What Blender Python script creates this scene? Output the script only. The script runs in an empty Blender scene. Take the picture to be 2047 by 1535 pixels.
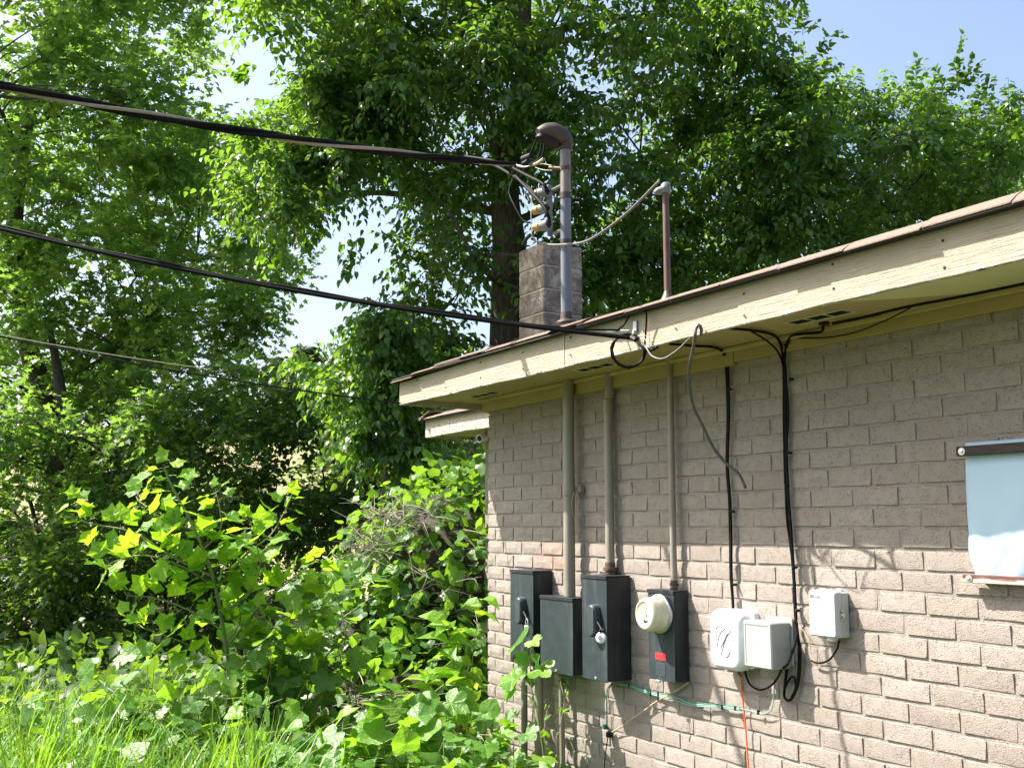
import bpy, math, random
import numpy as np
from mathutils import Vector, Matrix
random.seed(7)
rng = np.random.default_rng(11)
SC = bpy.context.scene
COL = SC.collection
R_ = math.radians

# ------------------------------------------------------------------ camera
FPX, CXP, CYP = 2100.0, 1023.5, 767.5            # photograph is 2047 x 1535
PITCH = math.atan(285.5 / FPX)
YAW = math.atan(1269.5 / math.hypot(FPX, 285.5))  # angle between the wall line and the view
CAM = np.array([0.0, -3.25, 0.0])
F0 = np.array([-math.cos(YAW), math.sin(YAW), 0.0])
RT = np.array([math.sin(YAW), math.cos(YAW), 0.0])
ZUP = np.array([0, 0, 1.0])
FW = F0 * math.cos(PITCH) + ZUP * math.sin(PITCH)
UP = -F0 * math.sin(PITCH) + ZUP * math.cos(PITCH)
cd = bpy.data.cameras.new('camera'); cam = bpy.data.objects.new('camera', cd); COL.objects.link(cam)
cd.sensor_width = 36.0; cd.lens = 36.0 * FPX / 2047.0; cd.clip_end = 2000.0; cd.clip_start = 0.05
m = Matrix.Identity(4)
for i in range(3):
    m[i][0], m[i][1], m[i][2], m[i][3] = RT[i], UP[i], -FW[i], CAM[i]
cam.matrix_world = m
SC.camera = cam

# ------------------------------------------------------------------ sky, sun, exposure
SUNV = Vector((0.909, 1.0, -1.715)).normalized()   # direction the light travels
SUN_EL = math.asin(-SUNV.z); SUN_AZ = math.atan2(-SUNV.x, -SUNV.y)
w = bpy.data.worlds.new('World'); SC.world = w; w.use_nodes = True
nt = w.node_tree; bg = nt.nodes['Background']
sky = nt.nodes.new('ShaderNodeTexSky'); sky.sky_type = 'NISHITA'; sky.sun_disc = False
sky.sun_elevation = SUN_EL; sky.sun_rotation = SUN_AZ
sky.air_density = 1.0; sky.dust_density = 4.5; sky.ozone_density = 1.0
nt.links.new(sky.outputs[0], bg.inputs[0]); bg.inputs[1].default_value = 0.106
sl = bpy.data.lights.new('sun', 'SUN'); sl.energy = 5.0; sl.angle = R_(0.55); sl.color = (1.0, 0.94, 0.84)
so = bpy.data.objects.new('sun', sl); COL.objects.link(so)
so.rotation_euler = SUNV.to_track_quat('-Z', 'Y').to_euler(); so.location = (-8, -9, 18)
SC.view_settings.view_transform = 'Standard'; SC.view_settings.look = 'None'
SC.view_settings.exposure = 1.60; SC.view_settings.gamma = 1.0; SC.view_settings.use_curve_mapping = False
SC.render.engine = 'CYCLES'
SC.cycles.max_bounces = 7; SC.cycles.transparent_max_bounces = 6; SC.cycles.transmission_bounces = 5
SC.cycles.use_denoising = True

# ------------------------------------------------------------------ photo pixel helpers
def ray(x, y): return FW * FPX + RT * (x - CXP) + UP * (CYP - y)
def hit(x, y, axis=1, v=0.0):
    r = ray(x, y); t = (v - CAM[axis]) / r[axis]; return CAM + r * t
def at(x, y, d): return CAM + ray(x, y) / FPX * d
def proj(P):
    d = np.asarray(P) - CAM; k = FPX / (d @ FW)
    return np.stack([CXP + (d @ RT) * k, CYP - (d @ UP) * k], -1)
def V(a): return Vector((float(a[0]), float(a[1]), float(a[2])))

# ------------------------------------------------------------------ objects
def tag(o, label=None, cat=None, group=None, kind=None):
    if label: o['label'] = label
    if cat: o['category'] = cat
    if group: o['group'] = group
    if kind: o['kind'] = kind
    return o
def link(o, parent=None):
    COL.objects.link(o)
    if parent is not None: o.parent = parent
    return o
def empty(name, loc=(0, 0, 0), label=None, cat=None, group=None):
    o = bpy.data.objects.new(name, None); o.empty_display_size = 0.1
    o.location = V(loc); COL.objects.link(o); return tag(o, label, cat, group)
def loc_of(o):
    p = Vector((0, 0, 0))
    while o is not None: p += o.location; o = o.parent
    return p
def mesh_data(name, verts, faces, mat=None, smooth=False):
    me = bpy.data.meshes.new(name)
    me.from_pydata([tuple(map(float, v)) for v in verts], [], [tuple(f) for f in faces])
    if mat: me.materials.append(mat)
    if smooth: me.polygons.foreach_set('use_smooth', [True] * len(me.polygons))
    me.update(); return me
def put(name, me, parent=None, loc=None):
    """verts are in world space unless loc is given; parent offsets are removed"""
    o = bpy.data.objects.new(name, me)
    base = loc_of(parent) if parent is not None else Vector((0, 0, 0))
    o.location = (V(loc) if loc is not None else Vector((0, 0, 0))) - base
    return link(o, parent)
def fast_mesh(name, verts, tris, mat, tint=None, smooth=False):
    me = bpy.data.meshes.new(name)
    verts = np.ascontiguousarray(verts, np.float32); tris = np.ascontiguousarray(tris, np.int32)
    me.vertices.add(len(verts)); me.vertices.foreach_set('co', verts.ravel())
    k = tris.shape[1]
    me.loops.add(tris.size); me.loops.foreach_set('vertex_index', tris.ravel())
    me.polygons.add(len(tris)); me.polygons.foreach_set('loop_start', np.arange(0, tris.size, k, dtype=np.int32))
    me.polygons.foreach_set('loop_total', np.full(len(tris), k, np.int32))
    me.polygons.foreach_set('use_smooth', np.full(len(tris), bool(smooth)))
    me.materials.append(mat); me.update(calc_edges=True)
    if tint is not None:
        a = me.attributes.new('tint', 'FLOAT', 'POINT'); a.data.foreach_set('value', np.ascontiguousarray(tint, np.float32))
    return me

class MB:
    def __init__(s): s.v = []; s.f = []
    def add(s, verts, faces):
        b = len(s.v); s.v += [tuple(map(float, v)) for v in verts]; s.f += [tuple(b + i for i in f) for f in faces]; return s
    def box(s, x0, x1, y0, y1, z0, z1, bev=0.0):
        if bev <= 0:
            v = [(x, y, z) for z in (z0, z1) for y in (y0, y1) for x in (x0, x1)]
            f = [(0, 2, 3, 1), (4, 5, 7, 6), (0, 1, 5, 4), (2, 6, 7, 3), (0, 4, 6, 2), (1, 3, 7, 5)]
            return s.add(v, f)
        b = bev; v = []; idx = {}
        X, Y, Z = (x0, x1), (y0, y1), (z0, z1)
        sg = (1, -1)
        for i in (0, 1):
            for j in (0, 1):
                for k in (0, 1):
                    for a in range(3):
                        p = [X[i], Y[j], Z[k]]; d = [sg[i] * b, sg[j] * b, sg[k] * b]
                        q = [p[c] + (0 if c == a else d[c]) for c in range(3)]
                        idx[(i, j, k, a)] = len(v); v.append(q)
        I = idx; f = []
        for a in range(3):
            o = [c for c in range(3) if c != a]
            for sd in (0, 1):
                q = []
                for (u, w_) in ((0, 0), (1, 0), (1, 1), (0, 1)):
                    c = [0, 0, 0]; c[a] = sd; c[o[0]] = u; c[o[1]] = w_
                    q.append(I[(c[0], c[1], c[2], a)])
                if (sd == 1) != (a == 1): pass
                else: q = q[::-1]
                f.append(q)
        for a in range(3):
            o = [c for c in range(3) if c != a]
            for u in (0, 1):
                for w_ in (0, 1):
                    c0 = [0, 0, 0]; c1 = [0, 0, 0]
                    c0[a] = 0; c1[a] = 1
                    for c in (c0, c1): c[o[0]] = u; c[o[1]] = w_
                    f.append((I[(*c0, o[0])], I[(*c1, o[0])], I[(*c1, o[1])], I[(*c0, o[1])]))
        for i in (0, 1):
            for j in (0, 1):
                for k in (0, 1): f.append((I[(i, j, k, 0)], I[(i, j, k, 1)], I[(i, j, k, 2)]))
        return s.add(v, f)
    def tube(s, pts, rad, sides=8, caps=True, twist=0.0):
        pts = [np.asarray(p, float) for p in pts]; n = len(pts)
        rad = [rad] * n if np.isscalar(rad) else list(rad)
        t = [pts[min(i + 1, n - 1)] - pts[max(i - 1, 0)] for i in range(n)]
        t = [a / (np.linalg.norm(a) + 1e-9) for a in t]
        ref = np.array([0, 0, 1.0]) if abs(t[0][2]) < 0.9 else np.array([1.0, 0, 0])
        u = np.cross(t[0], ref); u /= np.linalg.norm(u)
        vs = []
        for i in range(n):
            u = u - t[i] * (u @ t[i]); u /= (np.linalg.norm(u) + 1e-9); w_ = np.cross(t[i], u)
            for k in range(sides):
                a = 2 * math.pi * k / sides
                vs.append(pts[i] + rad[i] * (math.cos(a) * u + math.sin(a) * w_))
        fs = [(i * sides + k, i * sides + (k + 1) % sides, (i + 1) * sides + (k + 1) % sides, (i + 1) * sides + k)
              for i in range(n - 1) for k in range(sides)]
        if caps: fs += [tuple(range(sides))[::-1], tuple((n - 1) * sides + k for k in range(sides))]
        return s.add(vs, fs)
    def lathe(s, origin, axis, prof, sides=24, caps=True):
        a = np.asarray(axis, float); a /= np.linalg.norm(a); o = np.asarray(origin, float)
        ref = np.array([0, 0, 1.0]) if abs(a[2]) < 0.9 else np.array([1.0, 0, 0])
        u = np.cross(a, ref); u /= np.linalg.norm(u); w_ = np.cross(a, u); n = len(prof)
        vs = [o + a * h + r * (math.cos(2 * math.pi * k / sides) * u + math.sin(2 * math.pi * k / sides) * w_) for h, r in prof for k in range(sides)]
        fs = [(i * sides + k, i * sides + (k + 1) % sides, (i + 1) * sides + (k + 1) % sides, (i + 1) * sides + k)
              for i in range(n - 1) for k in range(sides)]
        if caps: fs += [tuple(range(sides))[::-1], tuple((n - 1) * sides + k for k in range(sides))]
        return s.add(vs, fs)
    def prism(s, outline, origin, ux, uy, un, layers):
        """outline list of 2D points; layers list of (offset along un, scale)"""
        n = len(outline); vs = []
        o = np.asarray(origin); ux, uy, un = map(np.asarray, (ux, uy, un))
        for (h, sc) in layers:
            sx, sy = (sc, sc) if np.isscalar(sc) else sc
            for (a, b) in outline: vs.append(o + ux * a * sx + uy * b * sy + un * h)
        L = len(layers)
        fs = [(i * n + k, i * n + (k + 1) % n, (i + 1) * n + (k + 1) % n, (i + 1) * n + k) for i in range(L - 1) for k in range(n)]
        fs += [tuple(range(n))[::-1], tuple((L - 1) * n + k for k in range(n))]
        return s.add(vs, fs)
    def build(s, name, mat, parent=None, smooth=False):
        me = mesh_data(name, s.v, s.f, mat, False)
        o = put(name, me, parent)
        if smooth: shade_auto(me)
        return o
def shade_auto(me, ang=38):
    me.polygons.foreach_set('use_smooth', [True] * len(me.polygons))
    try: me.set_sharp_from_angle(angle=R_(ang))
    except Exception: pass
def crom(pts, n=8):
    P = [np.asarray(p, float) for p in pts]
    if len(P) < 3:
        return [P[0] + (P[-1] - P[0]) * i / n for i in range(n + 1)]
    P = [2 * P[0] - P[1]] + P + [2 * P[-1] - P[-2]]; out = []
    for i in range(1, len(P) - 2):
        p0, p1, p2, p3 = P[i - 1:i + 3]
        for k in range(n):
            t = k / n
            out.append(0.5 * (2 * p1 + (p2 - p0) * t + (2 * p0 - 5 * p1 + 4 * p2 - p3) * t * t + (3 * p1 - p0 - 3 * p2 + p3) * t ** 3))
    out.append(P[-2]); return out
def rrect(w_, h, r, n=5):
    pts = []
    for (cx, cy, a0) in ((w_ / 2 - r, h / 2 - r, 0), (-w_ / 2 + r, h / 2 - r, 90), (-w_ / 2 + r, -h / 2 + r, 180), (w_ / 2 - r, -h / 2 + r, 270)):
        for k in range(n + 1):
            a = R_(a0 + 90 * k / n); pts.append((cx + r * math.cos(a), cy + r * math.sin(a)))
    return pts
X3, Y3, Z3 = np.array([1., 0, 0]), np.array([0, 1., 0]), np.array([0, 0, 1.])

# ------------------------------------------------------------------ materials
def newmat(name):
    M = bpy.data.materials.new(name); M.use_nodes = True
    n = M.node_tree; b = n.nodes['Principled BSDF']; return M, n, b
def N(n, t, **kw):
    x = n.nodes.new(t)
    for k, v in kw.items(): setattr(x, k, v)
    return x
def coords(n, kind='Object', scale=(1, 1, 1)):
    tc = N(n, 'ShaderNodeTexCoord'); mp = N(n, 'ShaderNodeMapping'); mp.inputs['Scale'].default_value = scale
    n.links.new(tc.outputs[kind], mp.inputs[0]); return mp.outputs[0]
def geo_pos(n, scale=(1, 1, 1)):
    g = N(n, 'ShaderNodeNewGeometry'); mp = N(n, 'ShaderNodeMapping'); mp.inputs['Scale'].default_value = scale
    n.links.new(g.outputs['Position'], mp.inputs[0]); return mp.outputs[0]
def noise(n, vec, scale, detail=4, rough=0.6):
    t = N(n, 'ShaderNodeTexNoise'); t.inputs['Scale'].default_value = scale; t.inputs['Detail'].default_value = detail
    t.inputs['Roughness'].default_value = rough; n.links.new(vec, t.inputs['Vector']); return t.outputs['Fac']
def ramp(n, fac, stops):
    r = N(n, 'ShaderNodeValToRGB'); e = r.color_ramp.elements
    while len(e) < len(stops): e.new(0.5)
    for i, (p, c) in enumerate(stops):
        e[i].position = p; e[i].color = (*c, 1) if len(c) == 3 else c
    n.links.new(fac, r.inputs[0]); return r.outputs[0]
def mixc(n, fac, a, b, mode='MIX'):
    x = N(n, 'ShaderNodeMix', data_type='RGBA', blend_type=mode)
    for sock, val in ((x.inputs[0], fac), (x.inputs[6], a), (x.inputs[7], b)):
        if hasattr(val, 'node'): n.links.new(val, sock)
        else: sock.default_value = val if np.isscalar(val) else (*val, 1)
    return x.outputs[2]
def mth(n, op, a, b=None, clamp=False):
    x = N(n, 'ShaderNodeMath', operation=op, use_clamp=clamp)
    for sock, val in ((x.inputs[0], a), (x.inputs[1], b)):
        if val is None: continue
        if hasattr(val, 'node'): n.links.new(val, sock)
        else: sock.default_value = val
    return x.outputs[0]
def bump(n, h, strength, dist, prev=None):
    b = N(n, 'ShaderNodeBump'); b.inputs['Strength'].default_value = strength; b.inputs['Distance'].default_value = dist
    n.links.new(h, b.inputs['Height'])
    if prev is not None: n.links.new(prev, b.inputs['Normal'])
    return b.outputs[0]
def plain(name, col, rough=0.5, metal=0.0, var=0.12, sc=30, spec=0.5):
    M, n, b = newmat(name); p = geo_pos(n)
    f = noise(n, p, sc, 4)
    lo = tuple(c * (1 - var) for c in col); hi = tuple(min(1, c * (1 + var)) for c in col)
    n.links.new(ramp(n, f, [(0.3, lo), (0.7, hi)]), b.inputs['Base Color'])
    b.inputs['Roughness'].default_value = rough; b.inputs['Metallic'].default_value = metal
    b.inputs['Specular IOR Level'].default_value = spec
    n.links.new(bump(n, f, 0.15, 0.002), b.inputs['Normal']); return M
MAT = {}
def brick_mat(name, base, objrand=True):
    M, n, b = newmat(name); p = geo_pos(n)
    big = noise(n, p, 1.7, 3); med = noise(n, p, 14, 4); fine = noise(n, p, 170, 5, 0.7); grit = noise(n, p, 420, 2)
    c = ramp(n, big, [(0.3, tuple(x * 0.93 for x in base)), (0.7, tuple(min(1, x * 1.05) for x in base))])
    c = mixc(n, mth(n, 'MULTIPLY', mth(n, 'SUBTRACT', med, 0.42, True), 1.1), c, tuple(x * 0.76 for x in base))
    if objrand:
        oi = N(n, 'ShaderNodeObjectInfo')
        c = mixc(n, mth(n, 'MULTIPLY', oi.outputs['Random'], 0.34), c, tuple(x * 0.62 for x in (base[0] * 1.08, base[1], base[2] * 0.92)))
    v = N(n, 'ShaderNodeTexVoronoi'); v.inputs['Scale'].default_value = 165; n.links.new(p, v.inputs['Vector'])
    pit = mth(n, 'MULTIPLY', mth(n, 'LESS_THAN', v.outputs['Distance'], 0.33), mth(n, 'GREATER_THAN', noise(n, p, 30, 4), 0.50))
    c = mixc(n, mth(n, 'MULTIPLY', pit, 0.60), c, tuple(x * 0.33 for x in base))
    def spot(cx, cz, rx, rz):
        mp = N(n, 'ShaderNodeMapping'); mp.inputs['Location'].default_value = (-cx / rx, 0, -cz / rz); mp.inputs['Scale'].default_value = (1 / rx, 0, 1 / rz)
        g_ = N(n, 'ShaderNodeNewGeometry'); n.links.new(g_.outputs['Position'], mp.inputs[0])
        ln = N(n, 'ShaderNodeVectorMath', operation='LENGTH'); n.links.new(mp.outputs[0], ln.inputs[0])
        return mth(n, 'SUBTRACT', 1.0, ln.outputs['Value'], True)
    st = mth(n, 'MULTIPLY', mth(n, 'MULTIPLY', spot(-5.00, -.17, .24, .11), 2.2, True), mth(n, 'MULTIPLY', mth(n, 'SUBTRACT', noise(n, p, 22, 4), 0.40, True), 3.5, True))
    c = mixc(n, mth(n, 'MULTIPLY', st, 0.75), c, (0.33, 0.155, 0.095))
    st2 = mth(n, 'MULTIPLY', mth(n, 'SUBTRACT', noise(n, geo_pos(n, (7, 7, 0.7)), 2.2, 5, 0.7), 0.52, True), 2.4, True)
    c = mixc(n, mth(n, 'MULTIPLY', st2, 0.40), c, tuple(x * k for x, k in zip(base, (0.62, 0.58, 0.52))))
    n.links.new(c, b.inputs['Base Color']); b.inputs['Roughness'].default_value = 0.82; b.inputs['Specular IOR Level'].default_value = 0.25
    h = mth(n, 'ADD', mth(n, 'MULTIPLY', fine, 1.0), mth(n, 'MULTIPLY', pit, -0.8))
    nb = bump(n, h, 1.0, 0.006); nb = bump(n, grit, 0.35, 0.0015, nb)
    n.links.new(nb, b.inputs['Normal']); return M
BEIGE = (0.352, 0.308, 0.276)
MAT['brick'] = brick_mat('painted_brick', BEIGE)
MAT['brick_far'] = brick_mat('painted_brick_joined', tuple(c * 0.91 for c in BEIGE), False)
MAT['mortar'] = brick_mat('painted_mortar', tuple(c * 0.91 for c in BEIGE), False)
def wood_paint(name, base, chip=(0.78, 0.76, 0.74), under=(0.32, 0.25, 0.19), peel=True):
    M, n, b = newmat(name)
    g = noise(n, geo_pos(n, (2.2, 30, 46)), 3.0, 6, 0.65)
    g2 = noise(n, geo_pos(n, (2.2, 30, 52)), 3.0, 6, 0.75)
    big = noise(n, geo_pos(n), 3.0, 3)
    c = ramp(n, big, [(0.3, tuple(x * 0.93 for x in base)), (0.7, base)])
    c = mixc(n, mth(n, 'MULTIPLY', mth(n, 'MULTIPLY', mth(n, 'SUBTRACT', g2, 0.54, True), 9.0, True), 0.42), c, under)
    if peel:
        sp = N(n, 'ShaderNodeSeparateXYZ'); g_ = N(n, 'ShaderNodeNewGeometry'); n.links.new(g_.outputs['Position'], sp.inputs[0])
        low = mth(n, 'SUBTRACT', 0.786, sp.outputs['Z']); low = mth(n, 'MULTIPLY', low, 38.0, True)
        pn = noise(n, geo_pos(n, (7, 7, 16)), 2.2, 5, 0.7)
        msk = mth(n, 'GREATER_THAN', mth(n, 'ADD', pn, mth(n, 'MULTIPLY', low, 0.22)), 0.715)
        msk2 = mth(n, 'GREATER_THAN', mth(n, 'ADD', pn, mth(n, 'MULTIPLY', low, 0.22)), 0.80)
        c = mixc(n, msk, c, chip); c = mixc(n, msk2, c, under)
        g = mth(n, 'SUBTRACT', g, mth(n, 'MULTIPLY', msk, 0.6))
    n.links.new(c, b.inputs['Base Color']); b.inputs['Roughness'].default_value = 0.62; b.inputs['Specular IOR Level'].default_value = 0.3
    n.links.new(bump(n, mth(n, 'ADD', g, mth(n, 'MULTIPLY', g2, 0.5)), 0.9, 0.008), b.inputs['Normal']); return M
MAT['fascia'] = wood_paint('cream_fascia_paint', (0.40, 0.348, 0.262), chip=(0.55, 0.53, 0.50), under=(0.17, 0.135, 0.10))
MAT['soffit'] = plain('mustard_soffit_paint', (0.40, 0.30, 0.13), 0.55, var=0.10, sc=4)
MAT['soffit_light'] = plain('pale_soffit_paint', (0.60, 0.57, 0.29), 0.5, var=0.05, sc=4)
MAT['frieze'] = plain('frieze_paint', (0.31, 0.235, 0.085), 0.6, var=0.08, sc=6)
def shingle_mat():
    M, n, b = newmat('asphalt_shingle'); p = geo_pos(n)
    gr = noise(n, p, 260, 3); bg_ = noise(n, p, 5, 4); oi = N(n, 'ShaderNodeObjectInfo')
    c = ramp(n, gr, [(0.3, (0.085, 0.058, 0.048)), (0.55, (0.17, 0.122, 0.098)), (0.8, (0.27, 0.205, 0.17))])
    c = mixc(n, mth(n, 'MULTIPLY', bg_, 0.35), c, (0.22, 0.17, 0.14))
    c = mixc(n, mth(n, 'MULTIPLY', oi.outputs['Random'], 0.35), c, (0.20, 0.13, 0.10))
    n.links.new(c, b.inputs['Base Color']); b.inputs['Roughness'].default_value = 0.95
    n.links.new(bump(n, gr, 0.6, 0.003), b.inputs['Normal']); return M
MAT['shingle'] = shingle_mat()
MAT['felt'] = plain('dark_felt_edge', (0.035, 0.032, 0.03), 0.9)
def block_mat():
    M, n, b = newmat('chimney_block'); p = geo_pos(n)
    bigm = noise(n, p, 7, 5, 0.7); f = noise(n, p, 90, 4); oi = N(n, 'ShaderNodeObjectInfo')
    c = ramp(n, bigm, [(0.36, (0.14, 0.105, 0.085)), (0.48, (0.23, 0.185, 0.155)), (0.60, (0.42, 0.37, 0.315))])
    c = mixc(n, mth(n, 'GREATER_THAN', noise(n, p, 55, 5), 0.60), c, (0.10, 0.075, 0.06))
    c = mixc(n, mth(n, 'MULTIPLY', oi.outputs['Random'], 0.35), c, (0.14, 0.10, 0.08))
    n.links.new(c, b.inputs['Base Color']); b.inputs['Roughness'].default_value = 0.95
    n.links.new(bump(n, f, 0.7, 0.006), b.inputs['Normal']); return M
MAT['block'] = block_mat()
MAT['block_joint'] = plain('chimney_mortar', (0.45, 0.40, 0.34), 0.95, var=0.2)
MAT['pipe_paint'] = plain('painted_conduit', (0.225, 0.203, 0.170), 0.42, var=0.10, sc=9)
def metal_pipe(name, base, rust, thr):
    M, n, b = newmat(name)
    f = noise(n, geo_pos(n, (1, 1, 0.25)), 16, 5, 0.7); g = noise(n, geo_pos(n, (4, 4, 0.5)), 18, 4)
    c = ramp(n, g, [(0.3, tuple(x * 0.8 for x in base)), (0.7, tuple(x * 1.15 for x in base))])
    rk = mth(n, 'MULTIPLY', mth(n, 'SUBTRACT', f, thr, True), 7.0, True)
    c = mixc(n, rk, c, rust); n.links.new(c, b.inputs['Base Color'])
    b.inputs['Metallic'].default_value = 0.15; b.inputs['Roughness'].default_value = 0.5
    n.links.new(bump(n, f, 0.3, 0.002), b.inputs['Normal']); return M
MAT['galv'] = metal_pipe('galvanised_mast', (0.115, 0.135, 0.165), (0.11, 0.055, 0.035), 0.60)
MAT['galv_rust'] = metal_pipe('galvanised_mast_rusting', (0.16, 0.155, 0.15), (0.13, 0.06, 0.03), 0.47)
MAT['rust'] = metal_pipe('rusty_cast_iron', (0.048, 0.036, 0.032), (0.085, 0.045, 0.030), 0.55)
MAT['rust_pipe'] = metal_pipe('rusty_pipe', (0.105, 0.058, 0.042), (0.06, 0.034, 0.028), 0.5)
MAT['cap_grey'] = metal_pipe('grey_cap', (0.12, 0.145, 0.14), (0.1, 0.07, 0.05), 0.7)
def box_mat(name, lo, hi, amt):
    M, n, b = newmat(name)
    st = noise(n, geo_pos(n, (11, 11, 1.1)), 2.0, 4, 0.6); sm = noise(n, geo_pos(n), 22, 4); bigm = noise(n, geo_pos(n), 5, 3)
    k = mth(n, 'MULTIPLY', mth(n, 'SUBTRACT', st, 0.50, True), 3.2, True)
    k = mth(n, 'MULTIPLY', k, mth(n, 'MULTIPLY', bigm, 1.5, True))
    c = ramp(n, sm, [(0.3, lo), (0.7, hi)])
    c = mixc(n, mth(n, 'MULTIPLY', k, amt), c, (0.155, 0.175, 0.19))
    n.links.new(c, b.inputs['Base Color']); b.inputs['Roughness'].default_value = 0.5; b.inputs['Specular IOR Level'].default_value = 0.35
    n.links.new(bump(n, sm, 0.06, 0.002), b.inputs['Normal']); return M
MAT['box'] = box_mat('charcoal_enamel', (0.010, 0.013, 0.018), (0.016, 0.021, 0.027), 0.25)  # darker copy for the bodies; shade on their sides put into the colour
MAT['box_front_lit'] = box_mat('sunlit_charcoal_enamel', (0.017, 0.025, 0.032), (0.027, 0.037, 0.046), 0.42)  # streaks are wear; the paler base has sunlight put into the colour
MAT['handle'] = plain('charcoal_handle', (0.036, 0.046, 0.058), 0.42)
MAT['black'] = plain('black_rubber', (0.007, 0.007, 0.008), 0.55, var=0.3, spec=0.25)
MAT['black_cable'] = plain('weathered_black_cable', (0.007, 0.007, 0.008), 0.6, var=0.4, sc=60, spec=0.10)
MAT['grey_cable'] = plain('weathered_grey_cable', (0.085, 0.085, 0.08), 0.5, var=0.3, sc=50)
MAT['alum'] = plain('dull_aluminium_wire', (0.30, 0.26, 0.21), 0.5, 0.3, var=0.2, sc=60)
MAT['steel'] = plain('zinc_steel', (0.52, 0.53, 0.54), 0.35, 0.8, var=0.12)
MAT['brass'] = plain('padlock_metal', (0.62, 0.66, 0.70), 0.3, 0.7)
MAT['white_plastic'] = plain('white_plastic', (0.62, 0.66, 0.70), 0.38, var=0.03)
MAT['slot'] = plain('slot_shadow_plastic', (0.15, 0.17, 0.19), 0.6)
MAT['grey_plastic'] = plain('pale_grey_plastic', (0.31, 0.335, 0.325), 0.45, var=0.05, sc=8)
MAT['nid_plastic'] = plain('light_grey_plastic', (0.42, 0.455, 0.465), 0.42, var=0.04, sc=8)
MAT['cream'] = plain('cloudy_meter_cover', (0.55, 0.53, 0.41), 0.18, var=0.10, sc=14)
MAT['cream_dark'] = plain('meter_register', (0.34, 0.36, 0.29), 0.4)
MAT['red'] = plain('red_sticker', (0.72, 0.03, 0.05), 0.5, var=0.1)
MAT['red_dark'] = plain('red_sticker_print', (0.30, 0.012, 0.02), 0.6)
MAT['green_wire'] = plain('green_wire', (0.025, 0.15, 0.11), 0.45)
MAT['green_pale'] = plain('faded_green_wire', (0.15, 0.33, 0.27), 0.45)
MAT['orange'] = plain('orange_wire', (0.70, 0.13, 0.02), 0.45)
MAT['tan_wire'] = plain('tan_wire', (0.42, 0.33, 0.22), 0.6)
MAT['yellow_porc'] = plain('yellowed_porcelain', (0.36, 0.24, 0.06), 0.4, var=0.2, sc=40)
MAT['grey_porc'] = plain('grey_porcelain', (0.15, 0.165, 0.18), 0.4, var=0.15)
MAT['blue_sleeve'] = plain('pale_blue_sleeve', (0.42, 0.58, 0.72), 0.45)
MAT['vent_metal'] = plain('vent_metal', (0.55, 0.50, 0.33), 0.5)
MAT['dark'] = plain('dark_opening', (0.008, 0.008, 0.008), 0.9)
MAT['tarp'] = plain('white_sheet', (0.37, 0.52, 0.66), 0.55, var=0.03, sc=5)
def dark_wood():
    M, n, b = newmat('dark_batten')
    g = noise(n, geo_pos(n, (4, 30, 80)), 3, 6, 0.7)
    n.links.new(ramp(n, g, [(0.4, (0.010, 0.008, 0.008)), (0.6, (0.05, 0.035, 0.03)), (0.75, (0.20, 0.13, 0.11))]), b.inputs['Base Color'])
    b.inputs['Roughness'].default_value = 0.7; n.links.new(bump(n, g, 0.6, 0.004), b.inputs['Normal']); return M
MAT['dark_wood'] = dark_wood()
def peel_wood():
    M, n, b = newmat('peeling_batten')
    g = noise(n, geo_pos(n, (3, 20, 30)), 3, 5, 0.6)
    sp = N(n, 'ShaderNodeSeparateXYZ'); g_ = N(n, 'ShaderNodeNewGeometry'); n.links.new(g_.outputs['Position'], sp.inputs[0])
    hz = mth(n, 'MULTIPLY', mth(n, 'SUBTRACT', -.171, sp.outputs['Z']), 26.0)
    n.links.new(ramp(n, mth(n, 'ADD', g, hz), [(0.40, (0.10, 0.040, 0.036)), (0.52, (0.22, 0.13, 0.09)), (0.62, (0.42, 0.38, 0.32))]), b.inputs['Base Color'])
    b.inputs['Roughness'].default_value = 0.75; n.links.new(bump(n, g, 0.6, 0.004), b.inputs['Normal']); return M
MAT['peel'] = peel_wood()
def bark(name, a, bcol):
    M, n, b = newmat(name)
    g = noise(n, geo_pos(n, (9, 9, 1.6)), 4, 6, 0.7)
    n.links.new(ramp(n, g, [(0.35, a), (0.65, bcol)]), b.inputs['Base Color']); b.inputs['Roughness'].default_value = 0.9
    n.links.new(bump(n, g, 0.9, 0.03), b.inputs['Normal']); return M
MAT['bark'] = bark('grey_brown_bark', (0.055, 0.042, 0.032), (0.17, 0.135, 0.105))
MAT['bark_dark'] = bark('dark_bark', (0.030, 0.024, 0.020), (0.095, 0.075, 0.06))
MAT['stem'] = plain('green_stem', (0.16, 0.20, 0.06), 0.6)
MAT['twig'] = plain('dry_twig', (0.30, 0.24, 0.19), 0.8, var=0.3)
MAT['grey_stick'] = plain('grey_stick', (0.22, 0.19, 0.165), 0.85, var=0.25)
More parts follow.
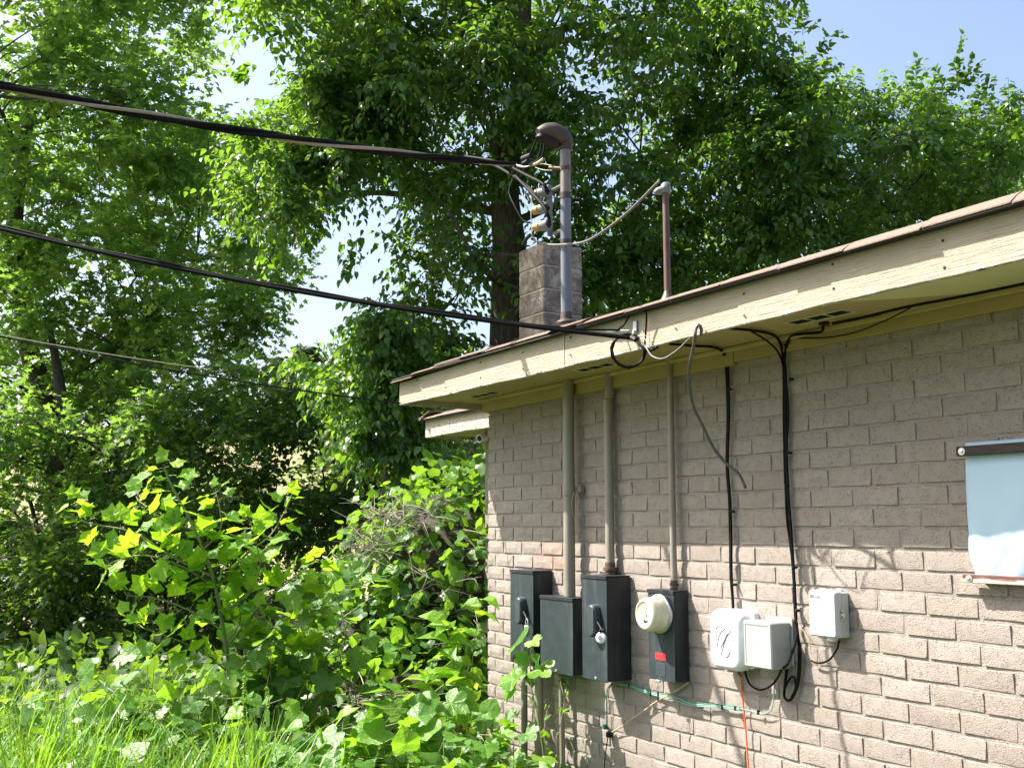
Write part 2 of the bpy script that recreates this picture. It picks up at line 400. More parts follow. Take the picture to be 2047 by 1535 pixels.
def leaf_mat(name, dark, light, tr, trmix=0.42, rough=0.45, obj=False, spec=0.45, old=None):
    M, n, b = newmat(name)
    if obj:
        oi = N(n, 'ShaderNodeObjectInfo'); t = oi.outputs['Random']
    else:
        at_ = N(n, 'ShaderNodeAttribute', attribute_name='tint'); t = at_.outputs['Fac']
    c = ramp(n, t, [(0.0, dark), (0.75, light), (0.96 if old else 1.0, tuple(min(1, x * k) for x, k in zip(light, (1.5, 1.15, 0.9))))] + ([(0.99, old)] if old else []))
    n.links.new(c, b.inputs['Base Color']); b.inputs['Roughness'].default_value = rough; b.inputs['Specular IOR Level'].default_value = spec
    tl = N(n, 'ShaderNodeBsdfTranslucent')
    tc = ramp(n, t, [(0.0, tuple(x * 0.62 for x in tr)), (1.0, tr)]); n.links.new(tc, tl.inputs[0])
    if obj:
        oc = N(n, 'ShaderNodeTexCoord'); sx = N(n, 'ShaderNodeSeparateXYZ'); n.links.new(oc.outputs['Object'], sx.inputs[0])
        ay = mth(n, 'ABSOLUTE', sx.outputs['Y']); mid = mth(n, 'LESS_THAN', ay, 0.014)
        sv = mth(n, 'GREATER_THAN', mth(n, 'SINE', mth(n, 'MULTIPLY', mth(n, 'SUBTRACT', sx.outputs['X'], mth(n, 'MULTIPLY', ay, 0.85)), 38.0)), 0.93)
        vein = mth(n, 'MULTIPLY', mth(n, 'MAXIMUM', mid, sv), 0.42)
        c = mixc(n, vein, c, tuple(min(1, x * k) for x, k in zip(light, (1.9, 1.6, 2.0)))); tc = mixc(n, vein, tc, tuple(x * 0.7 for x in tr))
        wn = noise(n, geo_pos(n), 23, 4, 0.7); wk = mth(n, 'MULTIPLY', mth(n, 'SUBTRACT', wn, 0.665, True), 9.0, True)
        c = mixc(n, wk, c, (0.20, 0.15, 0.05)); tc = mixc(n, wk, tc, (0.20, 0.13, 0.03))
        n.links.new(c, b.inputs['Base Color']); n.links.new(tc, tl.inputs[0])
        nz = noise(n, coords(n, 'Object'), 6, 3); bn = bump(n, nz, 0.25, 0.03)
        n.links.new(bn, b.inputs['Normal']); n.links.new(bn, tl.inputs['Normal'])
    mx = N(n, 'ShaderNodeMixShader'); mx.inputs[0].default_value = trmix
    n.links.new(b.outputs[0], mx.inputs[1]); n.links.new(tl.outputs[0], mx.inputs[2])
    n.links.new(mx.outputs[0], n.nodes['Material Output'].inputs['Surface']); return M
MAT['lf_gum'] = leaf_mat('star_leaf', (0.048, 0.120, 0.030), (0.118, 0.225, 0.045), (0.33, 0.58, 0.070), 0.50)
MAT['lf_mul'] = leaf_mat('ovate_leaf', (0.022, 0.070, 0.018), (0.066, 0.155, 0.028), (0.29, 0.54, 0.04), 0.40, 0.36, spec=0.55)
MAT['lf_mul_o'] = leaf_mat('ovate_leaf_single', (0.034, 0.100, 0.020), (0.085, 0.20, 0.026), (0.32, 0.60, 0.028), 0.45, 0.38, True, spec=0.5)
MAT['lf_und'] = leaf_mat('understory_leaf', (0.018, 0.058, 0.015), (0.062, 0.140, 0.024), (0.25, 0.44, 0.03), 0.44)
MAT['lf_pale'] = leaf_mat('pale_narrow_leaf', (0.09, 0.19, 0.035), (0.17, 0.30, 0.05), (0.34, 0.50, 0.06), 0.45)
MAT['lf_syc'] = leaf_mat('sapling_leaf', (0.075, 0.21, 0.020), (0.165, 0.33, 0.026), (0.44, 0.77, 0.03), 0.57, 0.42, True)
MAT['lf_vine'] = leaf_mat('vine_leaf_single', (0.042, 0.135, 0.022), (0.110, 0.245, 0.030), (0.32, 0.62, 0.03), 0.45, 0.42, True, spec=0.5)
MAT['lf_vine_j'] = leaf_mat('vine_leaf', (0.036, 0.115, 0.020), (0.095, 0.215, 0.030), (0.30, 0.56, 0.03), 0.45, 0.42, spec=0.5)
MAT['grass'] = leaf_mat('tall_grass', (0.042, 0.14, 0.016), (0.135, 0.29, 0.028), (0.31, 0.56, 0.03), 0.40, 0.42, old=(0.30, 0.25, 0.12))
MAT['pine'] = leaf_mat('far_pine', (0.020, 0.045, 0.022), (0.05, 0.09, 0.04), (0.08, 0.12, 0.04), 0.25)
def ground_mat():
    M, n, b = newmat('ground_soil_and_dry_grass'); p = geo_pos(n)
    a = noise(n, p, 0.22, 5, 0.6); f = noise(n, p, 7, 5, 0.7); g = noise(n, p, 60, 4)
    far = ramp(n, a, [(0.38, (0.13, 0.18, 0.045)), (0.52, (0.26, 0.23, 0.11)), (0.66, (0.38, 0.30, 0.18))])
    near = ramp(n, f, [(0.35, (0.035, 0.055, 0.014)), (0.6, (0.07, 0.085, 0.028)), (0.75, (0.11, 0.13, 0.04))])
    sp = N(n, 'ShaderNodeSeparateXYZ'); g_ = N(n, 'ShaderNodeNewGeometry'); n.links.new(g_.outputs['Position'], sp.inputs[0])
    k = mth(n, 'MULTIPLY', mth(n, 'SUBTRACT', mth(n, 'MULTIPLY', sp.outputs['X'], -1.0), 17.0), 0.25, True)
    n.links.new(mixc(n, k, near, far), b.inputs['Base Color']); b.inputs['Roughness'].default_value = 1.0
    n.links.new(bump(n, mth(n, 'ADD', f, g), 0.6, 0.05), b.inputs['Normal']); return M
MAT['ground'] = ground_mat()

# ------------------------------------------------------------------ ground
GZ = -1.66
def ground_z(x, y):
    d = np.hypot(np.asarray(x) - CAM[0], np.asarray(y) - CAM[1])
    s = np.clip((d - 20.0) / 75.0, 0, 1); s = s * s * (3 - 2 * s)
    bank = 0.16 * np.exp(-(((x + 5.2) / 1.6) ** 2 + ((y + 2.0) / 1.3) ** 2))
    back = np.clip(-np.asarray(x) / 6.0, 0, 1)
    return GZ + s * 9.5 * back + bank + 0.05 * np.sin(np.asarray(x) * 0.9) * np.sin(np.asarray(y) * 0.7)
def build_ground():
    rr = np.concatenate([[0], np.geomspace(0.6, 900, 90)]); th = np.linspace(0, 2 * math.pi, 97)[:-1]
    vs = []; fs = []
    for i, r in enumerate(rr):
        for t in th:
            x = -4 + r * math.cos(t); y = 0 + r * math.sin(t); vs.append((x, y, float(ground_z(x, y))))
    n = len(th)
    for i in range(len(rr) - 1):
        for k in range(n): fs.append((i * n + k, (i + 1) * n + k, (i + 1) * n + (k + 1) % n, i * n + (k + 1) % n))
    o = put('ground', mesh_data('ground', vs, fs, MAT['ground'], True)); tag(o, kind='structure')
build_ground()

# ------------------------------------------------------------------ brick house
WX0 = -5.72; WX1 = 3.2
house = empty('brick_house', (WX0, 0, GZ), 'low house of beige painted brick with cream eaves and brown shingle roof', 'house')
def wall_part():
    b = MB()
    b.box(WX0 + .012, WX1, 0.0074, 0.20, GZ - .2, 0.80)           # mortar face, front wall
    b.box(WX0 + .012, WX0 + .20, 0.2002, 7.2, GZ - .2, 0.80)       # end wall on the left
    b.box(WX1 - .2, WX1 - .0002, 0.2002, 7.2, GZ - .2, 0.80)
    b.box(WX0 + .2002, WX1 - .2002, 7.0, 7.2, GZ - .2, 0.80)
    return b.build('wall', MAT['mortar'], house)
wall = wall_part()
CH, BL, ZJ = 0.0780, 0.2140, -0.0816
def brick_mesh(L, H, seed, nx=6, nz=3):
    r = np.random.default_rng(seed); vs = []; fs = []
    xs = np.concatenate([[0], np.linspace(0.0035, L - 0.0035, nx), [L]]); zs = np.concatenate([[0], np.linspace(0.003, H - 0.003, nz), [H]])
    tx, tz = r.normal(0, .0012), r.normal(0, .0010)
    for j, z in enumerate(zs):
        for i, x in enumerate(xs):
            edge = i in (0, len(xs) - 1) or j in (0, len(zs) - 1)
            if edge: y = 0.014
            else:
                ring = i in (1, len(xs) - 2) or j in (1, len(zs) - 2)
                y = (0.0028 if ring else 0.0) + r.normal(0, 0.0006) + tx * (x / L - .5) * 2 + tz * (z / H - .5) * 2
            vs.append((x + (0 if edge else r.normal(0, .0007)) - L / 2, y, z + (0 if edge else r.normal(0, .0006))))
    nX = len(xs)
    for j in range(len(zs) - 1):
        for i in range(nX - 1): fs.append((j * nX + i, j * nX + i + 1, (j + 1) * nX + i + 1, (j + 1) * nX + i))
    me = mesh_data('brick', vs, fs, MAT['brick']); shade_auto(me, 22); return me
BH = CH - 0.0095; FULL = BL - 0.0095
full_m = [brick_mesh(FULL, BH, 100 + i) for i in range(10)]
first_m = {0: [brick_mesh(0.094 - .004, BH, 200 + i) for i in range(3)], 1: [brick_mesh(0.190 - .004, BH, 210 + i) for i in range(3)]}
bricks = []
for k in range(-21, 11):
    z = ZJ + CH * k + 0.0042
    par = 0 if k % 2 == 0 else 1
    w0 = (0.094, 0.190)[par]
    bricks.append((WX0 + w0 / 2 - .002, z, first_m[par][(k * 7) % 3], w0))
    x = WX0 + w0
    while x < WX1 - .05:
        bricks.append((x + BL / 2 + random.uniform(-.002, .002), z + random.uniform(-.0012, .0012), random.choice(full_m), BL)); x += BL
def brick_score(b):
    p = proj(np.array([[b[0], 0, b[1] + CH / 2]]))[0]
    if not (960 < p[0] < 2060 and 560 < p[1] < 1550): return -1
    d = np.array([b[0], 0, b[1]]) - CAM
    if d @ FW < 0.5: return -1
    return 1 / (d @ FW)
order = sorted(bricks, key=brick_score, reverse=True)
for b in order[:300]:
    put('brick', b[2], wall, (b[0], 0, b[1]))
jv = []; jf = []; off = 0
for b in order[300:]:
    me = b[2]; v = np.empty(len(me.vertices) * 3, np.float32); me.vertices.foreach_get('co', v); v = v.reshape(-1, 3) + np.array([b[0], 0, b[1]], np.float32)
    f = np.array([p.vertices[:] for p in me.polygons]); jv.append(v); jf.append(f + off); off += len(v)
o = put('brickwork', fast_mesh('brickwork', np.concatenate(jv), np.concatenate(jf), MAT['brick_far']), wall); tag(o, kind='stuff')

# eave: fascia boards, soffit, frieze, vents
FY, FZ0 = -0.487, 0.757
EX0, EX1 = -5.99, 3.6
def fascia_board(x0, x1, z0a, z0b, z1a, z1b, y, parent, name='fascia_board', th=0.02):
    n = max(4, int((x1 - x0) / 0.12)); vs = []; fs = []
    for i in range(n + 1):
        t = i / n; x = x0 + (x1 - x0) * t
        wob = 0.0016 * math.sin(x * 7.3) + 0.0012 * math.sin(x * 17.1 + 1)
        zb = z0a + (z0b - z0a) * t + wob; zt = z1a + (z1b - z1a) * t; bow = 0.0025 * math.sin(x * 3.1)
        vs += [(x, y + bow, zb + .002), (x, y + bow, zt), (x, y + th, zt), (x, y + th, zb), (x, y + bow + .003, zb)]
    for i in range(n):
        a = 5 * i; c = a + 5
        fs += [(a, c, c + 1, a + 1), (a + 1, c + 1, c + 2, a + 2), (a + 2, c + 2, c + 3, a + 3), (a + 3, c + 3, c + 4, a + 4), (a + 4, c + 4, c, a)]
    fs += [(0, 1, 2, 3, 4), tuple(5 * n + k for k in (4, 3, 2, 1, 0))]
    me = mesh_data(name, vs, fs, MAT['fascia']); return put(name, me, parent)
J1, J2 = hit(1129, 735, 1, FY)[0], hit(1664, 605, 1, FY)[0]
fascia = fascia_board(EX0, J1 - .0015, FZ0, .752, .895, .928, FY, house)
fascia_board(J1 + .0015, J2 - .001, .755, .762, .930, .934, FY + .002, house)
fascia_board(J2 + .001, EX1, .760, .757, .934, .926, FY - .001, house)
nl_ = MB().lathe((0, 0, 0), -Y3, [(0, .0052), (.0012, .0050), (.002, .002)], 8); nail_me = mesh_data('nail', nl_.v, nl_.f, MAT['felt'])
for i_, xn in enumerate(np.arange(EX0 + .25, EX1 - .2, .41)):
    for zz_ in (.80, .885):
        if (i_ * 7 + int(zz_ * 100)) % 5 != 0: put('nail', nail_me, fascia, (xn + .03 * math.sin(i_ * 5.1), FY - .0005 + .0025 * math.sin(xn * 3.1) - .0012, zz_ + .01 * math.sin(i_ * 3.3)))
b = MB(); b.box(EX0 + .0005, EX0 + .02, FY + .0205, 7.6, .757, .90); b.build('fascia_board', MAT['fascia'], house)
# soffit (panels follow the wall, recessed above the fascia's lower edge)
SFZ = 0.797
XS = hit(1690, 615, 2, SFZ)[0]
b = MB(); b.box(EX0 + .0205, XS, FY + .021, 0.02, SFZ, SFZ + .01); b.box(EX0 + .0205, WX0 + .02, .0205, 7.5, SFZ, SFZ + .01)
soffit = b.build('soffit', MAT['soffit'], house)
def ragged_panel():
    vs = []; n = 60
    for i in range(n + 1):
        x = XS + .0015 + (EX1 - XS) * i / n
        yb = -0.12 + 0.05 * math.sin(x * 2.1) + 0.02 * math.sin(x * 9.7 + 1) + .012 * math.sin(x * 23)
        yb = min(yb, -0.02) if i > 3 else FY + .03 + (yb - FY - .03) * i / 4
        vs += [(x, FY + .021, SFZ), (x, yb, SFZ), (x, 0.02, SFZ)]
    f1 = []; f2 = []
    for i in range(n):
        a = 3 * i; f1.append((a, a + 1, a + 4, a + 3)); f2.append((a + 1, a + 2, a + 5, a + 4))
    o1 = put('soffit', mesh_data('soffit', vs, f1, MAT['soffit_light']), house)
    o2 = put('soffit', mesh_data('soffit', vs, f2, MAT['soffit']), house)
    for o_ in (o1, o2):
        md = o_.modifiers.new('thick', 'SOLIDIFY'); md.thickness = 0.008; md.offset = 1
    tag(o1, 'pale unpainted soffit patch'); return o1
ragged_panel()
XF = hit(1467, 725, 1, -.02)[0]
b = MB(); b.box(WX0 - .028, XF, -.026, -.0005, .714, SFZ - .001, .003); b.build('frieze_board', MAT['frieze'], house, False)
b = MB(); b.box(XF + .002, WX1, -.024, -.0005, .730, SFZ - .001, .003); b.build('frieze_board', MAT['frieze'], house)
b = MB(); b.box(WX0 - .028, WX0 - .0005, .0, 7.0, .714, SFZ - .001, .003); b.build('frieze_board', MAT['frieze'], house)
b = MB(); b.box(WX0 - .05, WX1, -.045, -.0265, .775, SFZ - .0015, .004); b.build('crown_strip', MAT['soffit'], house)
def vent(cx, cy, L, Wd):
    b = MB(); z = SFZ
    b.box(cx - L / 2, cx + L / 2, cy - Wd / 2, cy - Wd / 2 + .010, z - .005, z - .0006)
    b.box(cx - L / 2, cx + L / 2, cy + Wd / 2 - .010, cy + Wd / 2, z - .005, z - .0006)
    for k in range(4):
        x = cx - L / 2 + (L - .010) * k / 3; b.box(x, x + .010, cy - Wd / 2 + .0102, cy + Wd / 2 - .0102, z - .0048, z - .0006)
    o = b.build('vent', MAT['vent_metal'], soffit)
    s = MB()
    n = 26
    for k in range(n):
        x = cx - L / 2 + .012 + (L - .024) * k / n; s.box(x, x + .0035, cy - Wd / 2 + .010, cy + Wd / 2 - .010, z - .0035, z - .0012)
    s.box(cx - L / 2 + .005, cx + L / 2 - .005, cy - Wd / 2 + .005, cy + Wd / 2 - .005, z - .0011, z - .0005)
    s.build('vent', MAT['dark'], soffit)
for (px, py, L, Wd) in ((1637, 633, .30, .085), (1190, 733, .30, .085), (968, 788, .30, .085)):
    c = hit(px, py, 2, SFZ); vent(c[0], c[1], L, Wd)

# roofs
def hip_roof(name, x0, x1, y0, y1, z, s, mat, th=0.018):
    h = (y1 - y0) / 2; ym = (y0 + y1) / 2; zr = z + s * h
    v = [(x0, y0, z), (x1, y0, z), (x1, y1, z), (x0, y1, z), (x0 + h, ym, zr), (x1 - h, ym, zr)]
    v += [(a, b_, c - th) for (a, b_, c) in v]
    f = [(0, 1, 5, 4), (1, 2, 5), (2, 3, 4, 5), (3, 0, 4), (6, 10, 11, 7), (7, 11, 8), (8, 11, 10, 9), (9, 10, 6), (0, 6, 7, 1), (1, 7, 8, 2), (2, 8, 9, 3), (3, 9, 6, 0)]
    return put(name, mesh_data(name, v, f, mat), house)
SL = 0.325
roof = hip_roof('roof', EX0 - .02, EX1 + .02, FY - .02, 7.62, .925, SL, MAT['felt'])
def shingle_tab(x, w_, y0, z0, droop, L=0.17, th=0.0045, lift=0.0, dirx=(1, 0), diry=(0, 1), slope=SL):
    """one tab; y0 is its lower edge, it runs uphill for L; droop bends its lower lip"""
    n = 6; vs = []; fs = []
    for j, ww in enumerate((0, w_)):
        for i in range(n + 1):
            t = i / n; u = L * t; zz = slope * u + lift * (1 - t) - droop * max(0, 1 - u / 0.06) ** 1.6
            px_ = dirx[0] * ww + diry[0] * u; py_ = dirx[1] * ww + diry[1] * u
            vs += [(px_, py_, zz + th), (px_, py_, zz)]
    m_ = 2 * (n + 1)
    for i in range(n):
        a = 2 * i; fs += [(a, a + m_, a + m_ + 2, a + 2), (a + 1, a + 3, a + m_ + 3, a + m_ + 1), (a, a + 2, a + 3, a + 1), (a + m_, a + m_ + 1, a + m_ + 3, a + m_ + 2)]
    fs += [(0, 1, m_ + 1, m_), (2 * n, m_ + 2 * n, m_ + 2 * n + 1, 2 * n + 1)]
    return mesh_data('shingle', vs, fs, MAT['shingle'])
def edge_profile(x):     # how the shingle lip sags along the eave
    return 0.004 * math.sin(x * 2.3) + 0.003 * math.sin(x * 5.9 + .7)
x = EX0 - .035; zE = .928
while x < EX1:
    w_ = 0.3048; k = np.clip((x + 3.4) / 1.5, 0, 1)
    droop = 0.006 + 0.016 * k + random.uniform(0, .005)
    corner = -0.020 * max(0, 1 - (x - EX0) / 0.55) ** 1.3 if x < EX0 + .6 else 0
    lift = 0.004 + random.uniform(-.002, .005)
    y0 = FY - .050 + random.uniform(-.005, .005)
    put('shingle', shingle_tab(x, w_ - .004, y0, zE, droop, lift=lift), roof, (x, y0, zE + edge_profile(x) + corner))
    x += w_
# starter strip, dark, just under the first tabs
b = MB(); b.box(EX0 - .03, EX1, FY - .042, FY + .03, .912, .9185); b.build('drip_edge', MAT['felt'], roof)
jv = MB()
def shingle_course(y0, z0, x0, x1, offs):
    x = x0 - offs
    while x < x1:
        a, c = max(x, x0), min(x + .3008, x1)
        if c - a > .02:
            jv.box(a, c, y0, y0 + .15, 0, .004)
            for q in range(len(jv.v) - 8, len(jv.v)):
                X, Yq, Zq = jv.v[q]; jv.v[q] = (X, Yq, z0 + SL * (Yq - y0) + Zq + (.006 if Yq < y0 + .01 else 0))
        x += .3048
ymid = (FY + 7.6) / 2
for j in range(1, 27):
    y0 = FY - .02 + .142 * j
    if y0 + .15 > ymid: break
    shingle_course(y0, .927 + SL * (y0 - FY + .02), EX0 + (y0 - FY) + .05, EX1 - (y0 - FY), .15 * (j % 2))
o = jv.build('shingle_field', MAT['shingle'], roof); tag(o, kind='stuff')

# low wing behind the left corner
wing = empty('wing', (-7.25, .316, GZ)); wing.parent = house; wing.location = V((-7.25, .316, GZ)) - loc_of(house)
WY, WZ0, WZ1 = .316, .678, .815
bpy.context.view_layer.update()
WXE = -7.25
JW = hit(899, 850, 1, WY)[0]
fascia_board(WXE, JW - .0015, WZ0, WZ0 + .002, WZ1, WZ1, WY, wing)
fascia_board(JW + .0015, WX0 - .0005, WZ0 + .002, WZ0, WZ1, WZ1, WY + .0015, wing)
b = MB(); b.box(WXE + .0005, WXE + .02, WY + .0205, 4.6, WZ0, WZ1); b.build('fascia_board', MAT['fascia'], wing)
b = MB(); b.box(WXE + .021, WX0 - .0005, WY + .021, 4.6, WZ0 + .02, WZ0 + .03); b.build('soffit', MAT['soffit'], wing)
b = MB(); b.box(-6.92, WX0 - .0005, .66, 4.3, GZ - .2, WZ0 + .019); b.build('wall', MAT['mortar'], wing)
def wing_roof():
    x0, x1, y0, y1, z = WXE - .03, WX0 - .0005, WY - .03, 4.65, WZ1 + .003
    h = x1 - x0; s = .30
    v = [(x0, y0, z), (x1, y0, z), (x1, y0 + h, z + s * h), (x0, y1, z), (x1, y1, z), (x1, y1 - h, z + s * h)]
    f = [(0, 1, 2), (0, 2, 5, 3), (3, 5, 4)]
    vv = v + [(a, b_, c - .015) for a, b_, c in v]
    f += [tuple(6 + i for i in q[::-1]) for q in f] + [(0, 6, 7, 1), (3, 9, 6, 0), (4, 10, 9, 3)]
    r = put('roof', mesh_data('roof', vv, f, MAT['felt']), wing)
    for j in range(4):
        yy = y0 - .012 + .142 * j; zz = z + s * .142 * j + .003
        xx = x0 + .142 * j - .01 + (.15 if j % 2 else 0)
        while xx < x1 - .02:
            ww = min(.3008, x1 - xx - .002)
            put('shingle', shingle_tab(xx, ww, yy, zz, .010 if j == 0 else .002, L=.16, lift=.004, slope=s), r, (xx, yy, zz + random.uniform(-.002, .003)))
            xx += .3048
    # hip end tabs, seen edge on
    for j in range(9):
        yy = y0 + .3048 * j
        put('shingle', shingle_tab(0, .3008, 0, 0, .010, L=.16, lift=.004, dirx=(0, 1), diry=(1, 0), slope=s), r, (x0 - .014, yy, z + .004))
    b = MB()
    for k in range(6):      # ridge caps along the hip
        p = np.array([x0, y0, z + .012]) + np.array([1, 1, s]) * (.12 * k)
        q = p + np.array([1, 1, s]) * .14
        n1 = np.array([1, -1, 0]) / 1.414 * .07
        b.add([p + n1 - Z3 * .012, p + Z3 * .006, p - n1 - Z3 * .012, q + n1 - Z3 * .010, q, q - n1 - Z3 * .010], [(0, 3, 4, 1), (1, 4, 5, 2)])
    b.build('hip_cap', MAT['shingle'], r)
wing_roof()

# chimney of hollow blocks
CPX = at(1086, 483, 8.9)
CX1, CY0, CTOP = CPX[0], CPX[1], CPX[2]
ch = bpy.data.objects.new('chimney', None); link(ch, house); ch.location = V((CX1 - .2, CY0 + .2, GZ)) - loc_of(house)
BHT = .2035
cz = CTOP; k = 0
blk = MB().box(-.2, .2, -.2, .2, 0, BHT - .010, .008)
blk_me = mesh_data('block', blk.v, blk.f, MAT['block'])
jm = MB().box(-.192, .192, -.192, .192, 0, .0096); jm_me = mesh_data('joint', jm.v, jm.f, MAT['block_joint'])
while cz > GZ:
    put('block', blk_me, ch, (CX1 - .2 + random.uniform(-.002, .002), CY0 + .2 + random.uniform(-.002, .002), cz - BHT + .010))
    put('mortar_joint', jm_me, ch, (CX1 - .2, CY0 + .2, cz - BHT + .0002)); cz -= BHT
b = MB(); b.box(CX1 - .30, CX1 - .10, CY0 + .10, CY0 + .30, CTOP + .0003, CTOP + .006); b.build('flue_opening', MAT['dark'], ch)

# ------------------------------------------------------------------ conduits and masts
def pipe(b, x, y, z0, z1, r, sides=18): b.tube([(x, y, z0), (x, y, z1)], r, sides); return b
MX, MY = -4.740, -0.06
mast = empty('service_mast', (MX, MY, GZ), 'tall galvanised electric service mast with brown curved weatherhead above the roof edge', 'service mast')
b = MB(); pipe(b, -4.727, MY, -.366, .80, .031); b.build('conduit', MAT['pipe_paint'], mast, True)
b = MB(); b.lathe((-4.727, MY, .165), Z3, [(0, .031), (.001, .0355), (.06, .0355), (.061, .031)], 18); b.build('coupling', MAT['pipe_paint'], mast, True)
b = MB(); b.box(-4.70, -4.66, -.034, -.003, .182, .222, .004); b.build('pipe_strap', MAT['pipe_paint'], mast)
b = MB(); pipe(b, MX, MY, .80, 1.83, .0305); b.build('mast_pipe', MAT['galv'], mast, True)
b = MB(); pipe(b, MX, MY, 1.832, 2.125, .0303); b.build('mast_pipe', MAT['galv_rust'], mast, True)
b = MB(); b.lathe((MX, MY, 1.822), Z3, [(0, .0305), (.001, .0335), (.035, .0335), (.036, .0305)], 18); b.lathe((MX, MY, 1.565), Z3, [(0, .0305), (.001, .0325), (.022, .0325), (.023, .0305)], 18)
b.build('clamp_band', MAT['rust'], mast, True)
b = MB(); b.lathe((MX, MY, 1.115), Z3, [(0, .06), (.006, .058), (.02, .036), (.06, .0318)], 18); b.build('roof_flashing', MAT['rust'], mast, True)
# weatherhead: a hood that bends over to the left
HD = -RT * 0.93 - F0 * 0.25; HD = HD / np.linalg.norm(HD)
HT = np.array([MX, MY, 2.120])
hp = [HT, HT + Z3 * .016, HT + Z3 * .034 - HD * .002, HT + Z3 * .062 + HD * .026, HT + Z3 * .080 + HD * .072, HT + Z3 * .080 + HD * .118, HT + Z3 * .066 + HD * .158]
hr = [.036, .037, .046, .058, .060, .050, .034]
b = MB(); pts = crom(hp, 4); rr = np.interp(np.linspace(0, 6, len(pts)), range(7), hr); b.tube(pts, list(rr), 18, True)
# flatten the underside so that it reads as a hood
for i, (x, y, z) in enumerate(b.v):
    p = np.array([x, y, z]); t = (p - HT) @ HD; h = (p - HT) @ Z3
    lo = .010 + .34 * max(t - .02, 0)
    if t > .02 and h < lo: b.v[i] = tuple(p + Z3 * (lo - h))
o = b.build('weatherhead', MAT['rust'], mast, True)
b = MB(); rim = HT + Z3 * .040 + HD * .105
b.prism(rrect(.135, .085, .035), rim - Z3 * .010, HD * .95 + Z3 * .32, np.cross(Z3, HD), -Z3 * .95 + HD * .32, [(-.01, 1.04), (.006, 1.04), (.007, .9)])
b.build('weatherhead_insert', MAT['black'], mast, True)
b = MB(); b.lathe(HT - Z3 * .012, Z3, [(0, .034), (.003, .041), (.012, .042), (.02, .038), (.026, .042), (.036, .040)], 18); b.build('weatherhead_collar', MAT['rust'], mast, True)
# insulator rack
ax = RT * .78 - F0 * .62; ax /= np.linalg.norm(ax)
RX = hit(1102, 420, 1, -.075)
b = MB()
ztop = hit(1100, 372, 1, -.08)[2]; zbot = hit(1100, 473, 1, -.08)[2]
b.box(RX[0] - .006, RX[0] + .006, -.10, -.07, zbot, ztop); b.box(RX[0] + .0065, MX, -.085, -.06, ztop - .03, ztop - .022); b.box(RX[0] + .0065, MX, -.085, -.06, zbot + .008, zbot + .016)
b.build('rack_bar', MAT['grey_porc'], mast)
for (px, py) in ((1094, 383), (1095, 415), (1097, 449)):
    c = hit(px, py, 1, -.12)
    ip = MB(); ip.lathe(c - ax * .105, ax, [(0, .018), (.004, .024), (.040, .026), (.044, .022), (.05, .020)], 16); i1 = ip.build('insulator', MAT['yellow_porc'], mast, True)
    ip = MB(); ip.lathe(c - ax * .056, ax, [(0, .022), (.006, .030), (.03, .032), (.05, .033), (.056, .030), (.0555, .022), (.030, .020), (.029, .001)], 18, False); ip.build('insulator_cup', MAT['grey_porc'], i1, True)
    ip = MB(); ip.lathe(c - ax * .024, ax, [(0, .001), (.001, .021), (.002, .001)], 14); ip.build('cup_hole', MAT['dark'], i1, True)
b = MB(); y_ = -.12
zz = [hit(1063, q, 1, -.17) for q in (372, 470)]
b.tube(crom([zz[0], (zz[0] + zz[1]) / 2 - RT * .004, zz[1]], 4), .003, 6); b.build('rack_rod', MAT['steel'], mast, True)
cb = hit(1120, 337, 1, -.08)
b = MB(); b.tube([hit(1098, 336, 1, -.12), hit(1122, 337, 1, -.085)], .011, 10); b.build('guy_bolt', MAT['rust_pipe'], mast, True)
b = MB(); b.lathe((MX, MY, hit(1131, 337, 1, MY)[2] - .012), Z3, [(0, .0305), (.001, .0345), (.024, .0345), (.025, .0305)], 18); b.tube([(MX + .02, MY - .02, cb[2]), (MX + .055, MY - .02, cb[2])], .006, 6); b.build('clamp_band', MAT['rust_pipe'], mast, True)
def wire(name, pts, r, mat, label=None, cat='wire', parent=None, sides=7, n=7, group=None):
    P_ = crom(pts, n); b = MB()
    if parent is None:
        o = bpy.data.objects.new(name, None)
    b.tube(P_, r, sides); me = mesh_data(name, b.v, b.f, mat, True); o = put(name, me, parent)
    if label: tag(o, label, cat, group)
    return o
hd = lambda x, y, yy=-.12: hit(x, y, 1, yy)
# leads dropping out of the weatherhead
for pl in ([hd(1078, 262), hd(1072, 280), hd(1062, 305), hd(1052, 322), hd(1047, 345), hd(1042, 372), hd(1060, 400, -.15)],
           [hd(1084, 268), hd(1082, 290), hd(1078, 312), hd(1068, 326), hd(1050, 336), hd(1025, 332)],
           [hd(1088, 270), hd(1088, 292), hd(1083, 314), hd(1060, 330)],
           [hd(1035, 335), hd(1025, 360, -.16), hd(1018, 385, -.18), hd(1028, 410, -.18), hd(1045, 440, -.16), hd(1062, 446, -.14)]):
    wire('lead_wire', pl, .006, MAT['black_cable'], parent=mast)
b = MB(); b.tube([hd(1045, 318), hd(1062, 311)], .017, 10); b.tube([hd(1046, 328, -.15), hd(1056, 322, -.15)], .014, 10); b.build('splice_cover', MAT['black'], mast, True)
b = MB(); b.tube(crom([hd(1024, 328), hd(1050, 334), hd(1072, 328), hd(1087, 318)], 5), [.006] * 9 + [.010] * 7, 8); b.build('neutral_splice', MAT['alum'], mast, True)
for pl in ([hd(1070, 331), hd(1085, 328), hd(1104, 332)], [hd(1070, 335), hd(1086, 340), hd(1104, 341)]): wire('tie_wire', pl, .0022, MAT['alum'], parent=mast)
b = MB(); b.tube(crom([hd(1060, 470, -.16), hd(1052, 478, -.16), hd(1046, 490, -.16)], 3), .011, 8); b.build('splice_cover', MAT['black'], mast, True)

